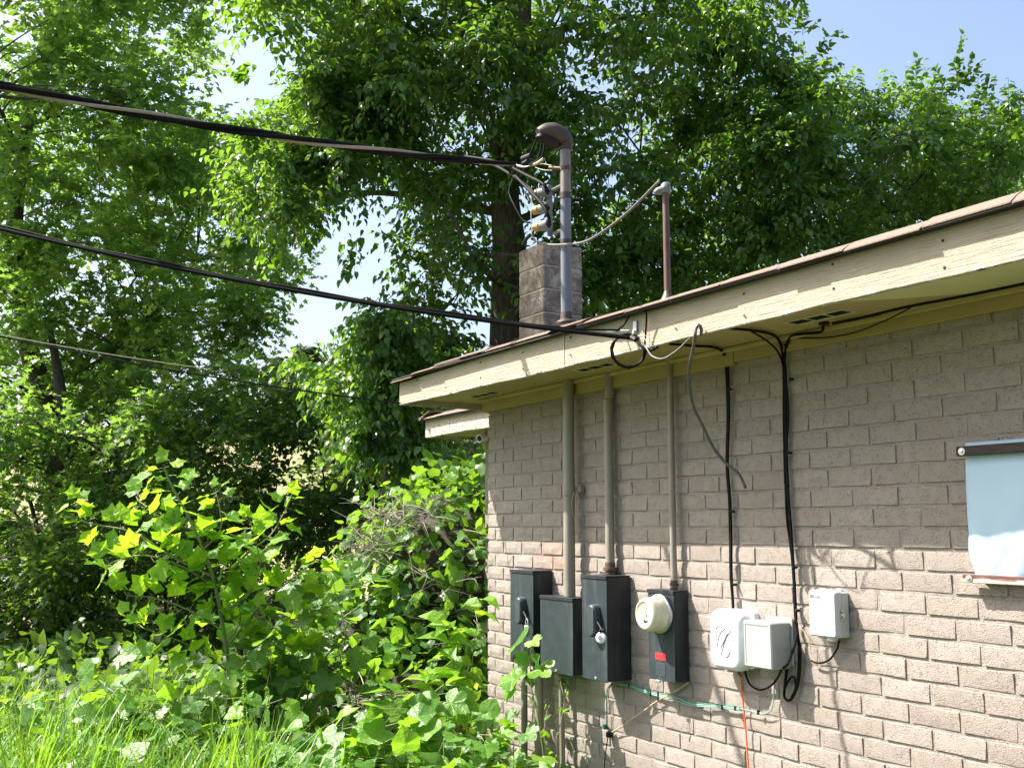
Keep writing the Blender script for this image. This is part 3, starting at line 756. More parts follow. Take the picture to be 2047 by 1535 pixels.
# second, thin mast
M2 = -3.885
mast2 = empty('thin_mast', (M2, -.045, GZ), 'thin rusty mast with small domed grey cap standing beside the roof edge', 'service mast')
b = MB(); pipe(b, M2 - .008, -.035, -.288, .80, .0155, 12); b.build('conduit', MAT['pipe_paint'], mast2, True)
b = MB(); pipe(b, M2, -.045, .80, 1.62, .0165, 12); b.build('mast_pipe', MAT['rust_pipe'], mast2, True)
b = MB(); b.lathe((M2 - .008, -.035, -.292), Z3, [(0, .019), (.012, .019), (.013, .015), (.018, .015), (.019, .021), (.032, .021), (.033, .016), (.045, .0165)], 12); b.build('conduit_nut', MAT['rust'], mast2, True)
cz2 = 1.618
b = MB(); b.lathe((M2, -.045, cz2), Z3, [(0, .021), (.004, .025), (.018, .026), (.022, .028), (.030, .027), (.045, .022), (.056, .012), (.060, .001)], 16)
hx = np.array([M2, -.045, cz2 + .018]); b.tube([hx - RT * .012, hx - RT * .040 - Z3 * .006, hx - RT * .055 - Z3 * .014], [.022, .018, .010], 10); b.build('cap', MAT['cap_grey'], mast2, True)
b = MB(); b.lathe((M2, -.045, 1.08), Z3, [(0, .04), (.03, .024), (.05, .0175)], 12); b.build('roof_flashing', MAT['rust'], mast2, True)
# second conduit on the wall
C2X = -4.395
con2 = empty('wall_conduit', (C2X, -.035, -.24), 'beige conduit rising from the tall disconnect box to a fitting under the eave', 'conduit')
b = MB(); pipe(b, C2X, -.035, -.236, .66, .0235, 16); b.build('pipe', MAT['pipe_paint'], con2, True)
b = MB(); pipe(b, C2X + .006, -.030, .66, .795, .026, 16); b.lathe((C2X, -.035, .58), Z3, [(0, .0236), (.001, .028), (.075, .028), (.08, .0236)], 16); b.build('fitting', MAT['pipe_paint'], con2, True)
b = MB(); b.lathe((C2X, -.035, -.2385), Z3, [(0, .034), (.010, .034), (.011, .027), (.018, .027), (.019, .036), (.034, .036), (.035, .028), (.06, .0265)], 16); b.build('hub', MAT['rust_pipe'], con2, True)
# lower conduits into the ground
def low_pipe(x, y, r, z1, label, lean=0.0):
    t = empty('riser_conduit', (x, y, GZ), label, 'conduit', 'risers under the boxes')
    b = MB(); b.tube([(x + lean, y, GZ - .1), (x, y, z1)], r, 14); b.build('pipe', MAT['pipe_paint'], t, True)
    b = MB(); b.lathe((x, y, z1 - .03), Z3, [(0, r), (.002, r * 1.22), (.028, r * 1.22)], 14); b.build('collar', MAT['pipe_paint'], t, True)
low_pipe(-5.19, -.06, .0185, -.752, 'thin leftmost beige riser conduit below the box nearest the house corner')
low_pipe(-5.02, -.07, .0245, -.7525, 'thick beige riser conduit, second from the house corner')
low_pipe(-4.83, -.05, .0145, -.7625, 'thin riser conduit with a vine, below the square box', .02)

# ------------------------------------------------------------------ boxes
def cabinet(name, label, x0, x1, dep, z0, z1, cap=True):
    t = empty(name, ((x0 + x1) / 2, 0, z0), label, 'electrical box', 'dark electrical boxes on the wall')
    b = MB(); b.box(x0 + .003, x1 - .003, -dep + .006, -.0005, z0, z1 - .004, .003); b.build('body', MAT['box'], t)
    b = MB(); b.box(x0, x1, -dep, -dep + .0055, z0 - .003, z1 - .018, .0015); b.build('front_cover', MAT['box_front_lit'], t)
    b = MB(); b.box(x0 - .001, x1 + .001, -dep - .004, -.0012, z1 - .0035, z1, .001); b.box(x0 - .001, x1 + .001, -dep - .004, -dep - .0005, z1 - .0165, z1 - .0037); b.build('top_cap', MAT['box'], t)
    return t
bx1 = cabinet('disconnect_box', 'tall dark disconnect box with lever handle nearest the house corner', -5.231, -4.985, .128, -.750, -.240)
bx2 = cabinet('junction_box', 'plain squarish charcoal junction box between the two tall disconnect boxes', -4.926, -4.612, .120, -.760, -.368)
bx3 = cabinet('disconnect_box', 'largest tall dark disconnect box with a round seal on its lever', -4.484, -4.270, .150, -.748, -.240)
bx4 = cabinet('meter_box', 'dark meter box with round glass meter and red sticker', -4.023, -3.832, .090, -.700, -.291)
def handle(t, dep, cx, cz, wd, ht):
    y = -dep
    b = MB(); b.prism(rrect(wd, ht, wd * .48, 7), (cx, y - .0002, cz), X3, Z3, -Y3, [(0, 1.0), (.026, 1.0), (.038, (.93, .96)), (.042, (.8, .9))])
    hb = b.build('handle_housing', MAT['handle'], t, True)
    b = MB(); p0 = np.array([cx + wd * .42, y - .022, cz + .004]); p1 = p0 + np.array([.040, -.004, -.033]); p2 = p1 + np.array([.018, -.002, -.016])
    b.tube([p0, p1, p2], [.0065, .0060, .0085], 10); b.build('lever', MAT['black'], t, True)
    return p2
h1 = hit(1040, 1220, 1, -.150); h3 = hit(1186, 1240, 1, -.172)
e1 = handle(bx1, .128, h1[0], h1[2], .066, .150); e3 = handle(bx3, .150, h3[0], h3[2], .066, .160)
pl = empty('padlock', V(e1 + np.array([0, -.004, -.062])), 'small silver padlock hanging from the disconnect lever nearest the corner', 'padlock')
b = MB(); b.box(e1[0] - .018, e1[0] + .018, e1[1] - .012, e1[1] + .004, e1[2] - .062, e1[2] - .028, .003); b.build('body', MAT['brass'], pl)
b = MB(); b.tube(crom([e1 + np.array([-.011, -.004, -.030]), e1 + np.array([-.011, -.004, -.006]), e1 + np.array([0, -.004, .006]), e1 + np.array([.011, -.004, -.006]), e1 + np.array([.011, -.004, -.030])], 4), .0035, 8); b.build('shackle', MAT['steel'], pl, True)
sd = e3 + np.array([-.004, -.008, -.030])
tg = empty('lock_seal', V(sd), 'round clear white seal tag hanging on the largest disconnect lever', 'seal')
sa = np.array([.45, -.85, .1]); sa /= np.linalg.norm(sa)
b = MB(); b.lathe(sd - sa * .008, sa, [(0, .020), (.002, .026), (.010, .027), (.014, .022), (.016, .012), (.0165, .001)], 20); b.build('disc', MAT['white_plastic'], tg, True)
b = MB(); b.lathe(sd + sa * .0088, sa, [(0, .001), (.0002, .012), (.0006, .001)], 12); b.build('disc_centre', MAT['slot'], tg, True)
b = MB(); b.tube(crom([sd + Z3 * .018, sd + Z3 * .036 - Y3 * .006, e3 + np.array([.006, 0, .004])], 4), .004, 8); b.tube([e3 + np.array([-.004, -.004, .002]), e3 + np.array([.022, -.002, .010])], .006, 8); b.build('seal_loop', MAT['black'], tg, True)
# screws and latch on the covers
for (t, dep, x, z) in ((bx3, .150, -4.367, -.745), (bx1, .128, -5.10, -.747), (bx2, .12, -4.77, -.757)):
    b = MB(); b.box(x - .008, x + .008, -dep - .004, -dep - .0003, z, z + .012, .001); b.build('latch', MAT['steel'], t)
# meter
mc = np.array([-3.927, -.0902, -.400])
mt = bx4
b = MB(); b.lathe(mc, -Y3, [(0, .086), (.004, .090), (.014, .090), (.018, .085), (.019, .080)], 36); b.build('meter_ring', MAT['steel'], mt, True)
b = MB(); b.lathe(mc - Y3 * .019, -Y3, [(0, .081), (.012, .080), (.016, .077), (.055, .0765), (.062, .0765), (.072, .073), (.078, .066), (.080, .060), (.076, .054), (.0755, .001)], 36); mg = b.build('meter_cover', MAT['cream'], mt, True)
yf = mc[1] - .019 - .0762
b = MB(); b.box(mc[0] - .030, mc[0] + .012, yf - .0015, yf + .001, mc[2] + .008, mc[2] + .034, .0005); b.build('meter_display', MAT['cream_dark'], mg)
b = MB()
for (dx, dz, wx, wz) in ((.014, -.004, .007, .008), (.030, -.004, .004, .005), (-.002, -.030, .006, .014), (.006, -.032, .004, .011), (.013, -.030, .006, .013), (.024, -.030, .005, .010)):
    b.box(mc[0] + dx - wx / 2, mc[0] + dx + wx / 2, yf - .0012, yf + .0008, mc[2] + dz - wz / 2, mc[2] + dz + wz / 2)
b.build('meter_markings', MAT['dark'], mg)
b = MB()
for k in range(3): b.lathe(mc - Y3 * (.040 + .010 * k), -Y3, [(0, .0768), (.001, .0782), (.003, .0782), (.004, .0768)], 36, False)
b.build('meter_rib', MAT['cream'], mg, True)
s0 = hit(1310, 1303, 1, -.0915); s1 = hit(1331, 1320, 1, -.0915)
b = MB(); b.box(s0[0], s1[0], -.0917, -.0902, s1[2], s0[2]); rs = b.build('red_sticker', MAT['red'], mt)
b = MB()
for k, wf in enumerate((.35, .8, .85, .7)):
    z = s0[2] - .006 - k * .0082; xm = (s0[0] + s1[0]) / 2; hw = (s1[0] - s0[0]) * wf / 2
    b.box(xm - hw, xm + hw, -.0921, -.0918, z - .0028, z)
b.build('sticker_print', MAT['red_dark'], rs)
b = MB(); q0 = hit(1311, 1323, 1, -.091); q1 = hit(1330, 1352, 1, -.091); b.box(q0[0], q1[0], -.0912, -.0902, q1[2], q0[2], .0003); b.box(q0[0] + .005, q1[0] - .005, -.0922, -.0913, (q0[2] + q1[2]) / 2, (q0[2] + q1[2]) / 2 + .003); b.build('hasp_plate', MAT['handle'], mt)
b = MB(); hs = hit(1318, 1362, 1, -.092); b.box(hs[0] - .016, hs[0] + .010, -.100, -.0903, hs[2] - .004, hs[2] + .008, .002); b.build('hasp', MAT['steel'], mt)
sl_ = empty('meter_seal', V(hs), 'small black seal tag dangling under the meter box', 'seal')
b = MB(); b.tube(crom([hs - Y3 * .008, hs + np.array([.001, -.009, -.025]), hs + np.array([0, -.008, -.045])], 4), .0018, 5); b.build('seal_wire', MAT['steel'], sl_, True)
b = MB(); b.box(hs[0] - .004, hs[0] + .004, -.104, -.098, hs[2] - .085, hs[2] - .045, .001); b.build('seal_tab', MAT['black'], sl_)

# telecom boxes
wt = empty('cable_box', (-3.50, 0, -.60), 'white rounded cable box with curved vent slots on the brick wall', 'utility box', 'small telecom boxes on the wall')
b = MB(); b.prism(rrect(.20, .245, .03), (-3.475, -.0005, -.475), X3, Z3, -Y3, [(0, 1), (.030, 1)]); b.build('base', MAT['white_plastic'], wt, True)
wcx, wcz = -3.492, -.480
b = MB(); b.prism(rrect(.195, .255, .045, 6), (wcx, -.0308, wcz), X3, Z3, -Y3, [(0, 1), (.035, 1), (.052, (.97, .975)), (.064, (.88, .90)), (.068, (.80, .84))]); b.build('cover', MAT['white_plastic'], wt, True)
yc = -.0308 - .0682
def slot(pts2, wdt=.0042):
    b = MB(); P_ = crom([np.array([wcx + a, yc - .0004, wcz + c]) for a, c in pts2], 5)
    b.tube(P_, wdt / 2, 6); return b
for s2 in ([(-.046, -.004), (-.050, .030), (-.040, .052), (-.020, .057)], [(-.046, -.050), (-.038, -.010), (-.018, .030), (.010, .048)], [(-.018, -.062), (.000, -.020), (.020, .015), (.046, .045)], [(.012, -.072), (.028, -.062), (.040, -.042)], [(-.020, -.035), (.004, .000), (.024, .030)]):
    slot(s2).build('vent_slot', MAT['slot'], wt, True)
slot([(-.060, .070), (-.060, .096), (-.052, .099), (.0, .094), (.058, .092)], .0025).build('logo_outline', MAT['slot'], wt, True)
def text_obj(body, size, origin, mat, parent, name, ext=.0006):
    cu = bpy.data.curves.new(name, 'FONT'); cu.body = body; cu.size = size; cu.extrude = ext; cu.align_x = 'LEFT'
    tmp = bpy.data.objects.new('tmp', cu); COL.objects.link(tmp)
    dg = bpy.context.evaluated_depsgraph_get(); me = bpy.data.meshes.new_from_object(tmp.evaluated_get(dg)); me.name = name
    bpy.data.objects.remove(tmp)
    for v in me.vertices:
        a, c, e = v.co; v.co = (origin[0] + a, origin[1] - e, origin[2] + c)
    me.materials.clear(); me.materials.append(mat); return put(name, me, parent)
MAT['emboss'] = plain('embossed_plastic', (0.55, 0.60, 0.64), 0.4, var=0.03)
text_obj('xfinity', .034, (wcx - .054, yc - .0006, wcz + .070), MAT['emboss'], wt, 'embossed_lettering')
gb = empty('grey_box', (-3.25, 0, -.56), 'square grey plastic box right beside the white cable box', 'utility box', 'small telecom boxes on the wall')
gx0, gx1, gd, gz0, gz1 = -3.352, -3.190, .118, -.572, -.386
b = MB(); b.box(gx0 + .02, gx1 + .010, -.008, -.0005, gz0 + .01, gz1 + .016, .002); b.build('back_plate', MAT['grey_plastic'], gb)
b = MB(); b.box(gx0, gx1, -gd, -.0085, gz0, gz1, .005); b.build('body', MAT['grey_plastic'], gb)
b = MB(); y = -gd - .0002
for (a, c, e, g_) in ((gx0 + .012, gx0 + .016, gz0 + .014, gz1 - .012), (gx0 + .0165, gx1 - .014, gz1 - .016, gz1 - .012)): b.box(a, c, y - .0006, y, e, g_)
b.build('door_gap', MAT['slot'], gb)
b = MB(); b.lathe((gx0 + (gx1 - gx0) * .42, y + .0001, (gz0 + gz1) / 2 - .005), -Y3, [(0, .006), (.0006, .006), (.0012, .001)], 12); b.build('knockout', MAT['nid_plastic'], gb, True)
b = MB(); b.box(gx0 - .016, gx0 - .0005, -.10, -.08, gz0 + .10, gz0 + .125, .002); b.box(gx0 - .016, gx0 - .0005, -.10, -.08, gz0 + .055, gz0 + .075, .002); b.build('clip', MAT['white_plastic'], gb)
nd = empty('telephone_box', (-2.95, 0, -.43), 'light grey telephone box with rounded lid and side latch', 'utility box', 'small telecom boxes on the wall')
nx0, nx1, nz0, nz1 = -3.020, -2.885, -.422, -.250
b = MB(); b.box(nx0 - .002, nx1, -.042, -.0005, nz0, nz1, .004); b.build('base', MAT['nid_plastic'], nd)
b = MB(); b.prism(rrect(nx1 - nx0 + .004, nz1 - nz0 + .006, .012), ((nx0 + nx1) / 2 - .002, -.0425, (nz0 + nz1) / 2 + .002), X3, Z3, -Y3, [(0, 1), (.022, 1), (.030, (.97, .975)), (.034, (.92, .93))]); b.build('lid', MAT['nid_plastic'], nd, True)
b = MB(); b.lathe((nx1 - .055, -.040, nz0 - .016), Z3, [(0, .018), (.003, .021), (.0155, .021)], 16); b.lathe((nx0 + .03, -.040, nz0 - .010), Z3, [(0, .015), (.0095, .016)], 14); b.build('cable_port', MAT['white_plastic'], nd, True)
b = MB(); b.tube([(nx1 + .0005, -.045, -.335), (nx1 + .012, -.045, -.335)], .009, 10); b.box(nx1 + .0005, nx1 + .008, -.052, -.036, -.325, -.312, .002); b.box(nx1 + .0005, nx1 + .008, -.052, -.036, -.358, -.346, .002); b.build('latch', MAT['steel'], nd, True)
b = MB(); b.box(nx1 - .045, nx1 - .020, -.020, -.004, nz1 + .0002, nz1 + .012, .002); b.box(nx0 + .012, nx0 + .026, -.020, -.004, nz1 + .0002, nz1 + .009, .002); b.build('mount_tab', MAT['white_plastic'], nd)
yn = -.0425 - .0342
b = MB(); b.prism([(math.cos(a) * .0115, math.sin(a) * .007 + (.002 if math.cos(a) > 0 else 0)) for a in np.linspace(0, 2 * math.pi, 17)[:-1]], (nx0 + .018, yn, nz1 - .020), X3, Z3, -Y3, [(0, 1), (.0006, 1)]); b.build('printed_logo', MAT['slot'], nd)
text_obj('at&t', .018, (nx0 + .032, yn - .0002, nz1 - .026), MAT['slot'], nd, 'printed_lettering', .0003)

# security camera under the wing eave
sp_ = hit(962, 876, 1, .40)
sc_ = empty('security_camera', V(sp_), 'small round white security camera under the eave at the house corner', 'camera')
dv = np.array([.35, -.9, -.18]); dv /= np.linalg.norm(dv)
b = MB(); b.lathe(sp_ - dv * .05, dv, [(0, .018), (.004, .024), (.055, .028), (.075, .030), (.078, .026), (.066, .022), (.065, .001)], 18); b.build('body', MAT['white_plastic'], sc_, True)
b = MB(); b.lathe(sp_ + dv * .0155, dv, [(0, .001), (.001, .021), (.003, .012), (.0032, .001)], 14); b.build('lens', MAT['black'], sc_, True)
b = MB(); b.tube([sp_ - dv * .04, sp_ - dv * .055 + Z3 * .03, (sp_[0] - dv[0] * .055, sp_[1] - dv[1] * .055, WZ0 + .019)], .010, 8); b.build('bracket', MAT['frieze'], sc_, True)

# ------------------------------------------------------------------ covered window
wc = empty('window_cover', (-1.85, 0, -.18), 'white sheet nailed over the window with dark top batten and peeling lower batten', 'window cover')
def sheet():
    nx, nz = 60, 44; x0, x1, z0, z1 = -2.325, -1.20, -.176, .290; vs = []; fs = []
    r = np.random.default_rng(5); ph = r.uniform(0, 6, 8)
    for j in range(nz + 1):
        for i in range(nx + 1):
            u, v = i / nx, j / nz; x = x0 + (x1 - x0) * u; z = z0 + (z1 - z0) * v
            low = max(0, 1 - v / .55) ** 1.5
            wr = .009 * low * math.sin(34 * u + 10 * v + ph[0]) + .006 * low * math.sin(71 * u - 16 * v + ph[1]) + .004 * low * math.sin(120 * u + 25 * v + ph[2])
            bul = .016 * math.sin(math.pi * min(1, v * 1.02)) * (.4 + .6 * min(1, u * 6))
            xe = .008 * math.sin(math.pi * v) * max(0, 1 - u * 10)
            vs.append((x - xe * .4, -.012 - bul - wr - .004, z))
    for j in range(nz):
        for i in range(nx): a = j * (nx + 1) + i; fs.append((a, a + 1, a + nx + 2, a + nx + 1))
    o = put('sheet', mesh_data('sheet', vs, fs, MAT['tarp'], True), wc); md = o.modifiers.new('thick', 'SOLIDIFY'); md.thickness = .0015
sheet()
b = MB(); b.box(-2.338, -1.18, -.052, -.030, .243, .276, .002); b.build('top_batten', MAT['dark_wood'], wc)
b = MB(); b.box(-2.340, -1.18, -.052, -.026, -.188, -.160, .002); b.build('bottom_batten', MAT['peel'], wc)
for z in (.258, -.174):
    b = MB()
    b.lathe((-2.314, -.0522, z), -Y3, [(0, .013), (.002, .013), (.0022, .006), (.005, .006), (.006, .002)], 14); b.build('screw_and_washer', MAT['steel'], wc, True)

# ------------------------------------------------------------------ overhead cables
def catenary(A, B, sag, n=30):
    A, B = np.asarray(A), np.asarray(B); return [A + (B - A) * t - Z3 * sag * 4 * t * (1 - t) for t in np.linspace(0, 1, n)]
tri = empty('service_drop_cable', V(hd(1060, 331)), 'thick twisted service drop cable, uppermost of the three overhead lines', 'cable')
A = hd(1035, 330, -.10); B = at(0, 172, 4.7); E_ = B + (B - A) / np.linalg.norm(B - A) * 5.0 + Z3 * .15
cl = catenary(A, B, .045, 60) + [B + (E_ - B) * t for t in np.linspace(.05, 1, 40)]
tl_ = 0; L = [0]
for i in range(1, len(cl)): L.append(L[-1] + np.linalg.norm(cl[i] - cl[i - 1]))
for q, (mt_, r0) in enumerate(((MAT['black_cable'], .0125), (MAT['black_cable'], .0125), (MAT['alum'], .009))):
    pts = []
    for i, c in enumerate(cl):
        d = cl[min(i + 1, len(cl) - 1)] - cl[max(i - 1, 0)]; d = d / np.linalg.norm(d)
        u = np.cross(d, Z3); u /= np.linalg.norm(u); v_ = np.cross(u, d)
        a = 2 * math.pi * (L[i] / 1.25 + q / 3); rr_ = .0125 * min(1, .3 + L[i] * 1.2)
        pts.append(c + rr_ * (math.cos(a) * u + math.sin(a) * v_))
    b = MB(); b.tube(pts, r0, 8); b.build('strand', mt_, tri, True)
# insulated legs that leave the bundle and drop to the rack
for pl in ([hd(930, 313, -.12), hd(975, 320, -.13), hd(1015, 332, -.15), hd(1055, 352, -.17), hd(1085, 368, -.18), hd(1097, 385, -.15)],
           [hd(935, 318, -.13), hd(985, 330, -.15), hd(1025, 352, -.17), hd(1060, 378, -.19), hd(1085, 410, -.19), hd(1097, 417, -.15)],
           [hd(1030, 352, -.19), hd(1062, 385, -.20), hd(1085, 410, -.20), hd(1096, 432, -.19), hd(1099, 450, -.15)]):
    wire('strand', pl, .0095, MAT['black_cable'], parent=tri, n=6)
ph = empty('telephone_drop_cable', V(hit(1270, 675, 1, FY - .02)), 'black telephone drop pair running down to the eave, middle overhead line', 'cable')
A = hit(1268, 676, 1, FY - .02); B = at(0, 457, 4.6); E_ = B + (B - A) / np.linalg.norm(B - A) * 5
cl = catenary(A, B, .05, 40) + [B + (E_ - B) * t for t in np.linspace(.1, 1, 10)]
b = MB(); b.tube(cl, .0095, 8); b.build('strand', MAT['black_cable'], ph, True)
A2 = hit(1238, 660, 1, FY - .02)
cl2 = [A2] + [c + Z3 * (.0115 + .003 * math.sin(i * .7)) for i, c in list(enumerate(catenary(A, B, .05, 40)))[3:]] + [B + Z3 * .012 + (E_ - B) * t for t in np.linspace(.1, 1, 10)]
b = MB(); b.tube(cl2, .0048, 6); b.build('strand', MAT['black_cable'], ph, True)
b = MB(); b.tube(crom([hit(1205, 659, 1, FY - .02), hit(1218, 661, 1, FY - .02), hit(1232, 661, 1, FY - .02)], 3), [.004, .005, .006, .007, .007, .006, .004], 8); b.build('sleeve', MAT['blue_sleeve'], ph, True)
wire('tail_wire', [hit(1232, 661, 1, FY - .02), hit(1245, 652, 1, FY - .03), hit(1256, 636, 1, FY - .02), hit(1268, 620, 1, FY - .012), hit(1285, 612, 1, FY - .03), hit(1292, 628, 1, FY - .03), hit(1291, 660, 1, FY - .02), hit(1289, 690, 1, FY - .015)], .0042, MAT['black_cable'], parent=ph)
wire('tie_wire', [hit(1232, 661, 1, FY - .02), hit(1252, 660, 1, FY - .01), hit(1268, 660, 1, FY - .004)], .0015, MAT['steel'], parent=ph)
b = MB(); pz = hit(1271, 652, 1, FY); b.box(pz[0] - .012, pz[0] + .012, FY - .008, FY - .001, pz[2] - .022, pz[2] + .022, .002); b.tube(crom([pz + np.array([0, -.012, -.02]), pz + np.array([.004, -.02, -.035]), pz + np.array([-.004, -.016, -.05])], 3), .004, 6); b.build('clamp_plate', MAT['white_plastic'], ph)
th = empty('thin_drop_cable', V(hit(800, 808, 1, FY)), 'thinnest overhead wire ending at the left tip of the eave', 'cable')
A = hit(801, 806, 1, FY - .004); B = at(0, 673, 6.2); E_ = B + (B - A) / np.linalg.norm(B - A) * 6
b = MB(); b.tube(catenary(A, B, .03, 40) + [B + (E_ - B) * t for t in np.linspace(.1, 1, 10)], .0052, 6); b.build('strand', MAT['black_cable'], th, True)
b = MB(); b.tube([c + Z3 * .012 for c in catenary(at(420, 742, 6.3), B, .01, 30)] + [B + Z3 * .012 + (E_ - B) * t for t in np.linspace(.1, 1, 10)], .003, 6); b.build('strand', MAT['alum'], th, True)
# slack wire between the two masts
wire('mast_link_wire', [hd(1062, 470, -.14), hd(1072, 482, -.13), hd(1095, 489, -.11), hd(1130, 489, -.098), hd(1170, 483, -.08), hd(1210, 460, -.07), hd(1260, 420, -.06), hd(1310, 370, -.05), hit(1318, 364, 1, -.045)], .0068, MAT['grey_cable'], 'slack grey wire sagging between the two roof masts', 'wire', sides=8)
# coil of cable at the fascia
ring = hit(1256, 701, 1, FY - .03); rw = .072
coil = empty('cable_coil', V(ring), 'round coil of spare black cable hanging on the fascia', 'cable coil')
b = MB(); pts = []
for i in range(97):
    a = 2 * math.pi * i / 32 + 1.2; q = i / 96
    pts.append(ring + RT * math.cos(a) * (rw + .004 * math.sin(i * .9)) + Z3 * math.sin(a) * (rw + .003 * math.cos(i * 1.3)) - F0 * (.010 * q - .005))
b.tube(pts, .0048, 7); b.build('loop', MAT['black_cable'], coil, True)
b = MB(); tp = hit(1268, 677, 1, FY - .03)
b.tube([tp - X3 * .016 + Z3 * .008, tp + X3 * .016 - Z3 * .008], .013, 8); bt = ring - Z3 * rw; b.tube([bt - Z3 * .010, bt + Z3 * .008], .006, 6); b.build('tie', MAT['black'], coil, True)
wire('tail', [tp, hit(1280, 690, 1, FY - .03), hit(1291, 698, 1, FY - .02), hit(1302, 700, 1, FY - .006), hit(1315, 693, 1, FY + .004)], .0065, MAT['black_cable'], parent=coil)
wire('tail', [hit(1282, 682, 1, FY - .03), hit(1293, 697, 1, FY - .03), hit(1304, 712, 1, FY - .05), hit(1325, 717, 1, FY - .05), hit(1350, 703, 1, FY - .03), hit(1370, 685, 1, FY - .012), hit(1380, 675, 1, FY - .004)], .0036, MAT['grey_cable'], parent=coil)
for pl in ([(1275, 672), (1293, 671)], [(1291, 690), (1310, 678), (1326, 663)], [(1299, 694), (1297, 660), (1297, 645)], [(1283, 662), (1288, 676), (1300, 690)]):
    wire('stub_wire', [hit(a, c, 1, FY - .03 - .015 * i) for i, (a, c) in enumerate(pl)], .0014, MAT['tan_wire'], parent=coil, n=4)
# grey cable hooked over the fascia
wire('loose_cable', [hit(1401, 670, 1, FY - .006), hit(1402, 658, 1, FY - .012), hit(1397, 650, 1, FY - .02), hit(1391, 658, 1, FY - .03), hit(1389, 675, 1, FY - .03), hit(1385, 700, 1, -.46), hit(1377, 740, 1, -.40), hit(1379, 780, 1, -.34), hit(1387, 815, 1, -.28), hit(1404, 850, 1, -.22), hit(1425, 893, 1, -.17), hit(1450, 925, 1, -.13), hit(1475, 945, 1, -.10), hit(1491, 976, 1, -.08)], .0068, MAT['grey_cable'], 'loose grey cable hooked on the fascia, its cut end hanging in front of the wall', 'cable', sides=8)

# ------------------------------------------------------------------ cables on the wall
WYC = -.018
wl = lambda x, y, yy=WYC: hit(x, y, 1, yy)
sf = lambda x, y: hit(x, y, 2, SFZ - .012)
wc1 = empty('wall_cable', V(wl(1458, 1000)), 'pair of black coax lines clipped down the wall into the white cable box', 'cable')
for dx, r in ((0, .0065), (4.2, .006)):
    wire('strand', [sf(1338, 687), sf(1385, 691), sf(1422, 693), wl(1441 + dx * .3, 700, -.05), wl(1449 + dx, 716), wl(1453 + dx * .7, 760), wl(1455 + dx * .5, 830), wl(1453 + dx * .4, 930), wl(1458 + dx * .4, 1000), wl(1460 + dx * .4, 1080), wl(1461 + dx * .3, 1150), wl(1465, 1200), wl(1466, 1226)], r, MAT['black_cable'], parent=wc1)
b = MB()
for (x, y) in ((1457, 778), (1463, 1022), (1467, 1168)):
    p = wl(x, y); b.lathe(p + np.array([.004, .012, 0]), -Y3, [(0, .005), (.018, .007), (.022, .004)], 8)
b.build('cable_clip', MAT['black'], wc1, True)
wc2 = empty('wall_cable_bundle', V(wl(1575, 1000)), 'bundle of three black cables running down the wall and looping below the grey box', 'cable')
bund = [(1567, 712), (1569, 760), (1569, 830), (1571, 930), (1573, 980)]
wire('strand', [sf(1455, 656), sf(1500, 660), sf(1540, 667), wl(1558, 682, -.05)] + [wl(x - 2, y) for x, y in bund] + [wl(1574, 1040), wl(1583, 1110), wl(1588, 1180), wl(1591, 1240), wl(1593, 1262), wl(1588, 1290, -.04), wl(1575, 1325, -.07), wl(1566, 1335, -.07)], .006, MAT['black_cable'], parent=wc2)
wire('strand', [sf(1646, 650), wl(1640, 664, -.06), wl(1600, 668, -.05), wl(1578, 676, -.04)] + [wl(x + 2, y) for x, y in bund] + [wl(1580, 1040), wl(1585, 1110), wl(1589, 1180), wl(1592, 1240), wl(1597, 1290), wl(1596, 1350), wl(1588, 1385), wl(1578, 1399), wl(1568, 1392), wl(1569, 1370), wl(1573, 1335)], .006, MAT['black_cable'], parent=wc2)
wire('strand', [sf(1500, 661), wl(1535, 683, -.08), wl(1556, 705, -.04), wl(1566, 735), wl(1572, 770), wl(1576, 830), wl(1573, 900), wl(1577, 1000), wl(1582, 1080), wl(1587, 1180), wl(1590, 1240), wl(1600, 1300), wl(1597, 1360), wl(1586, 1392), wl(1574, 1400), wl(1567, 1385), wl(1576, 1360), wl(1587, 1352), wl(1590, 1375), wl(1582, 1393)], .0045, MAT['black_cable'], parent=wc2)
b = MB()
for (x, y) in ((1571, 690), (1580, 758), (1577, 905), (1572, 970), (1588, 1134), (1593, 1220)):
    p = wl(x, y); b.lathe(p + np.array([.003, .012, 0]), -Y3, [(0, .005), (.02, .007), (.024, .004)], 8)
b.build('cable_clip', MAT['black'], wc2, True)
b = MB(); p = sf(1646, 650); b.box(p[0] - .014, p[0] + .022, p[1] - .014, p[1] + .014, SFZ - .012, SFZ - .0007, .002); b.build('cable_outlet', MAT['black'], wc2)
wire('soffit_cable', [sf(1664, 646), sf(1730, 633), sf(1815, 613), sf(1900, 597), sf(2000, 577), sf(2120, 552)], .0055, MAT['black_cable'], 'black cable clipped along the soffit beyond the vent', 'cable')
wire('thin_eave_wire', [sf(1825, 612), wl(1800, 626, -.09), wl(1760, 645, -.07), wl(1710, 664, -.05), wl(1660, 674, -.04), wl(1610, 676, -.03), wl(1580, 674, -.03)], .0026, MAT['black_cable'], 'thin black wire drooping below the soffit vent', 'wire')
ysl = -.03
wire('orange_wire', [wl(1476, 1328, -.04), wl(1480, 1345, -.03), wl(1482, 1375, -.018), wl(1487, 1420), wl(1491, 1460), wl(1494, 1500), wl(1497, 1545)], .0036, MAT['orange'], 'thin orange wire running down the wall from the white cable box', 'wire')
wire('orange_pigtail', [wl(1474, 1332, -.05), wl(1477, 1345, -.04), wl(1482, 1352, -.03)], .0045, MAT['rust_pipe'], 'short brown pigtail under the white cable box', 'wire')
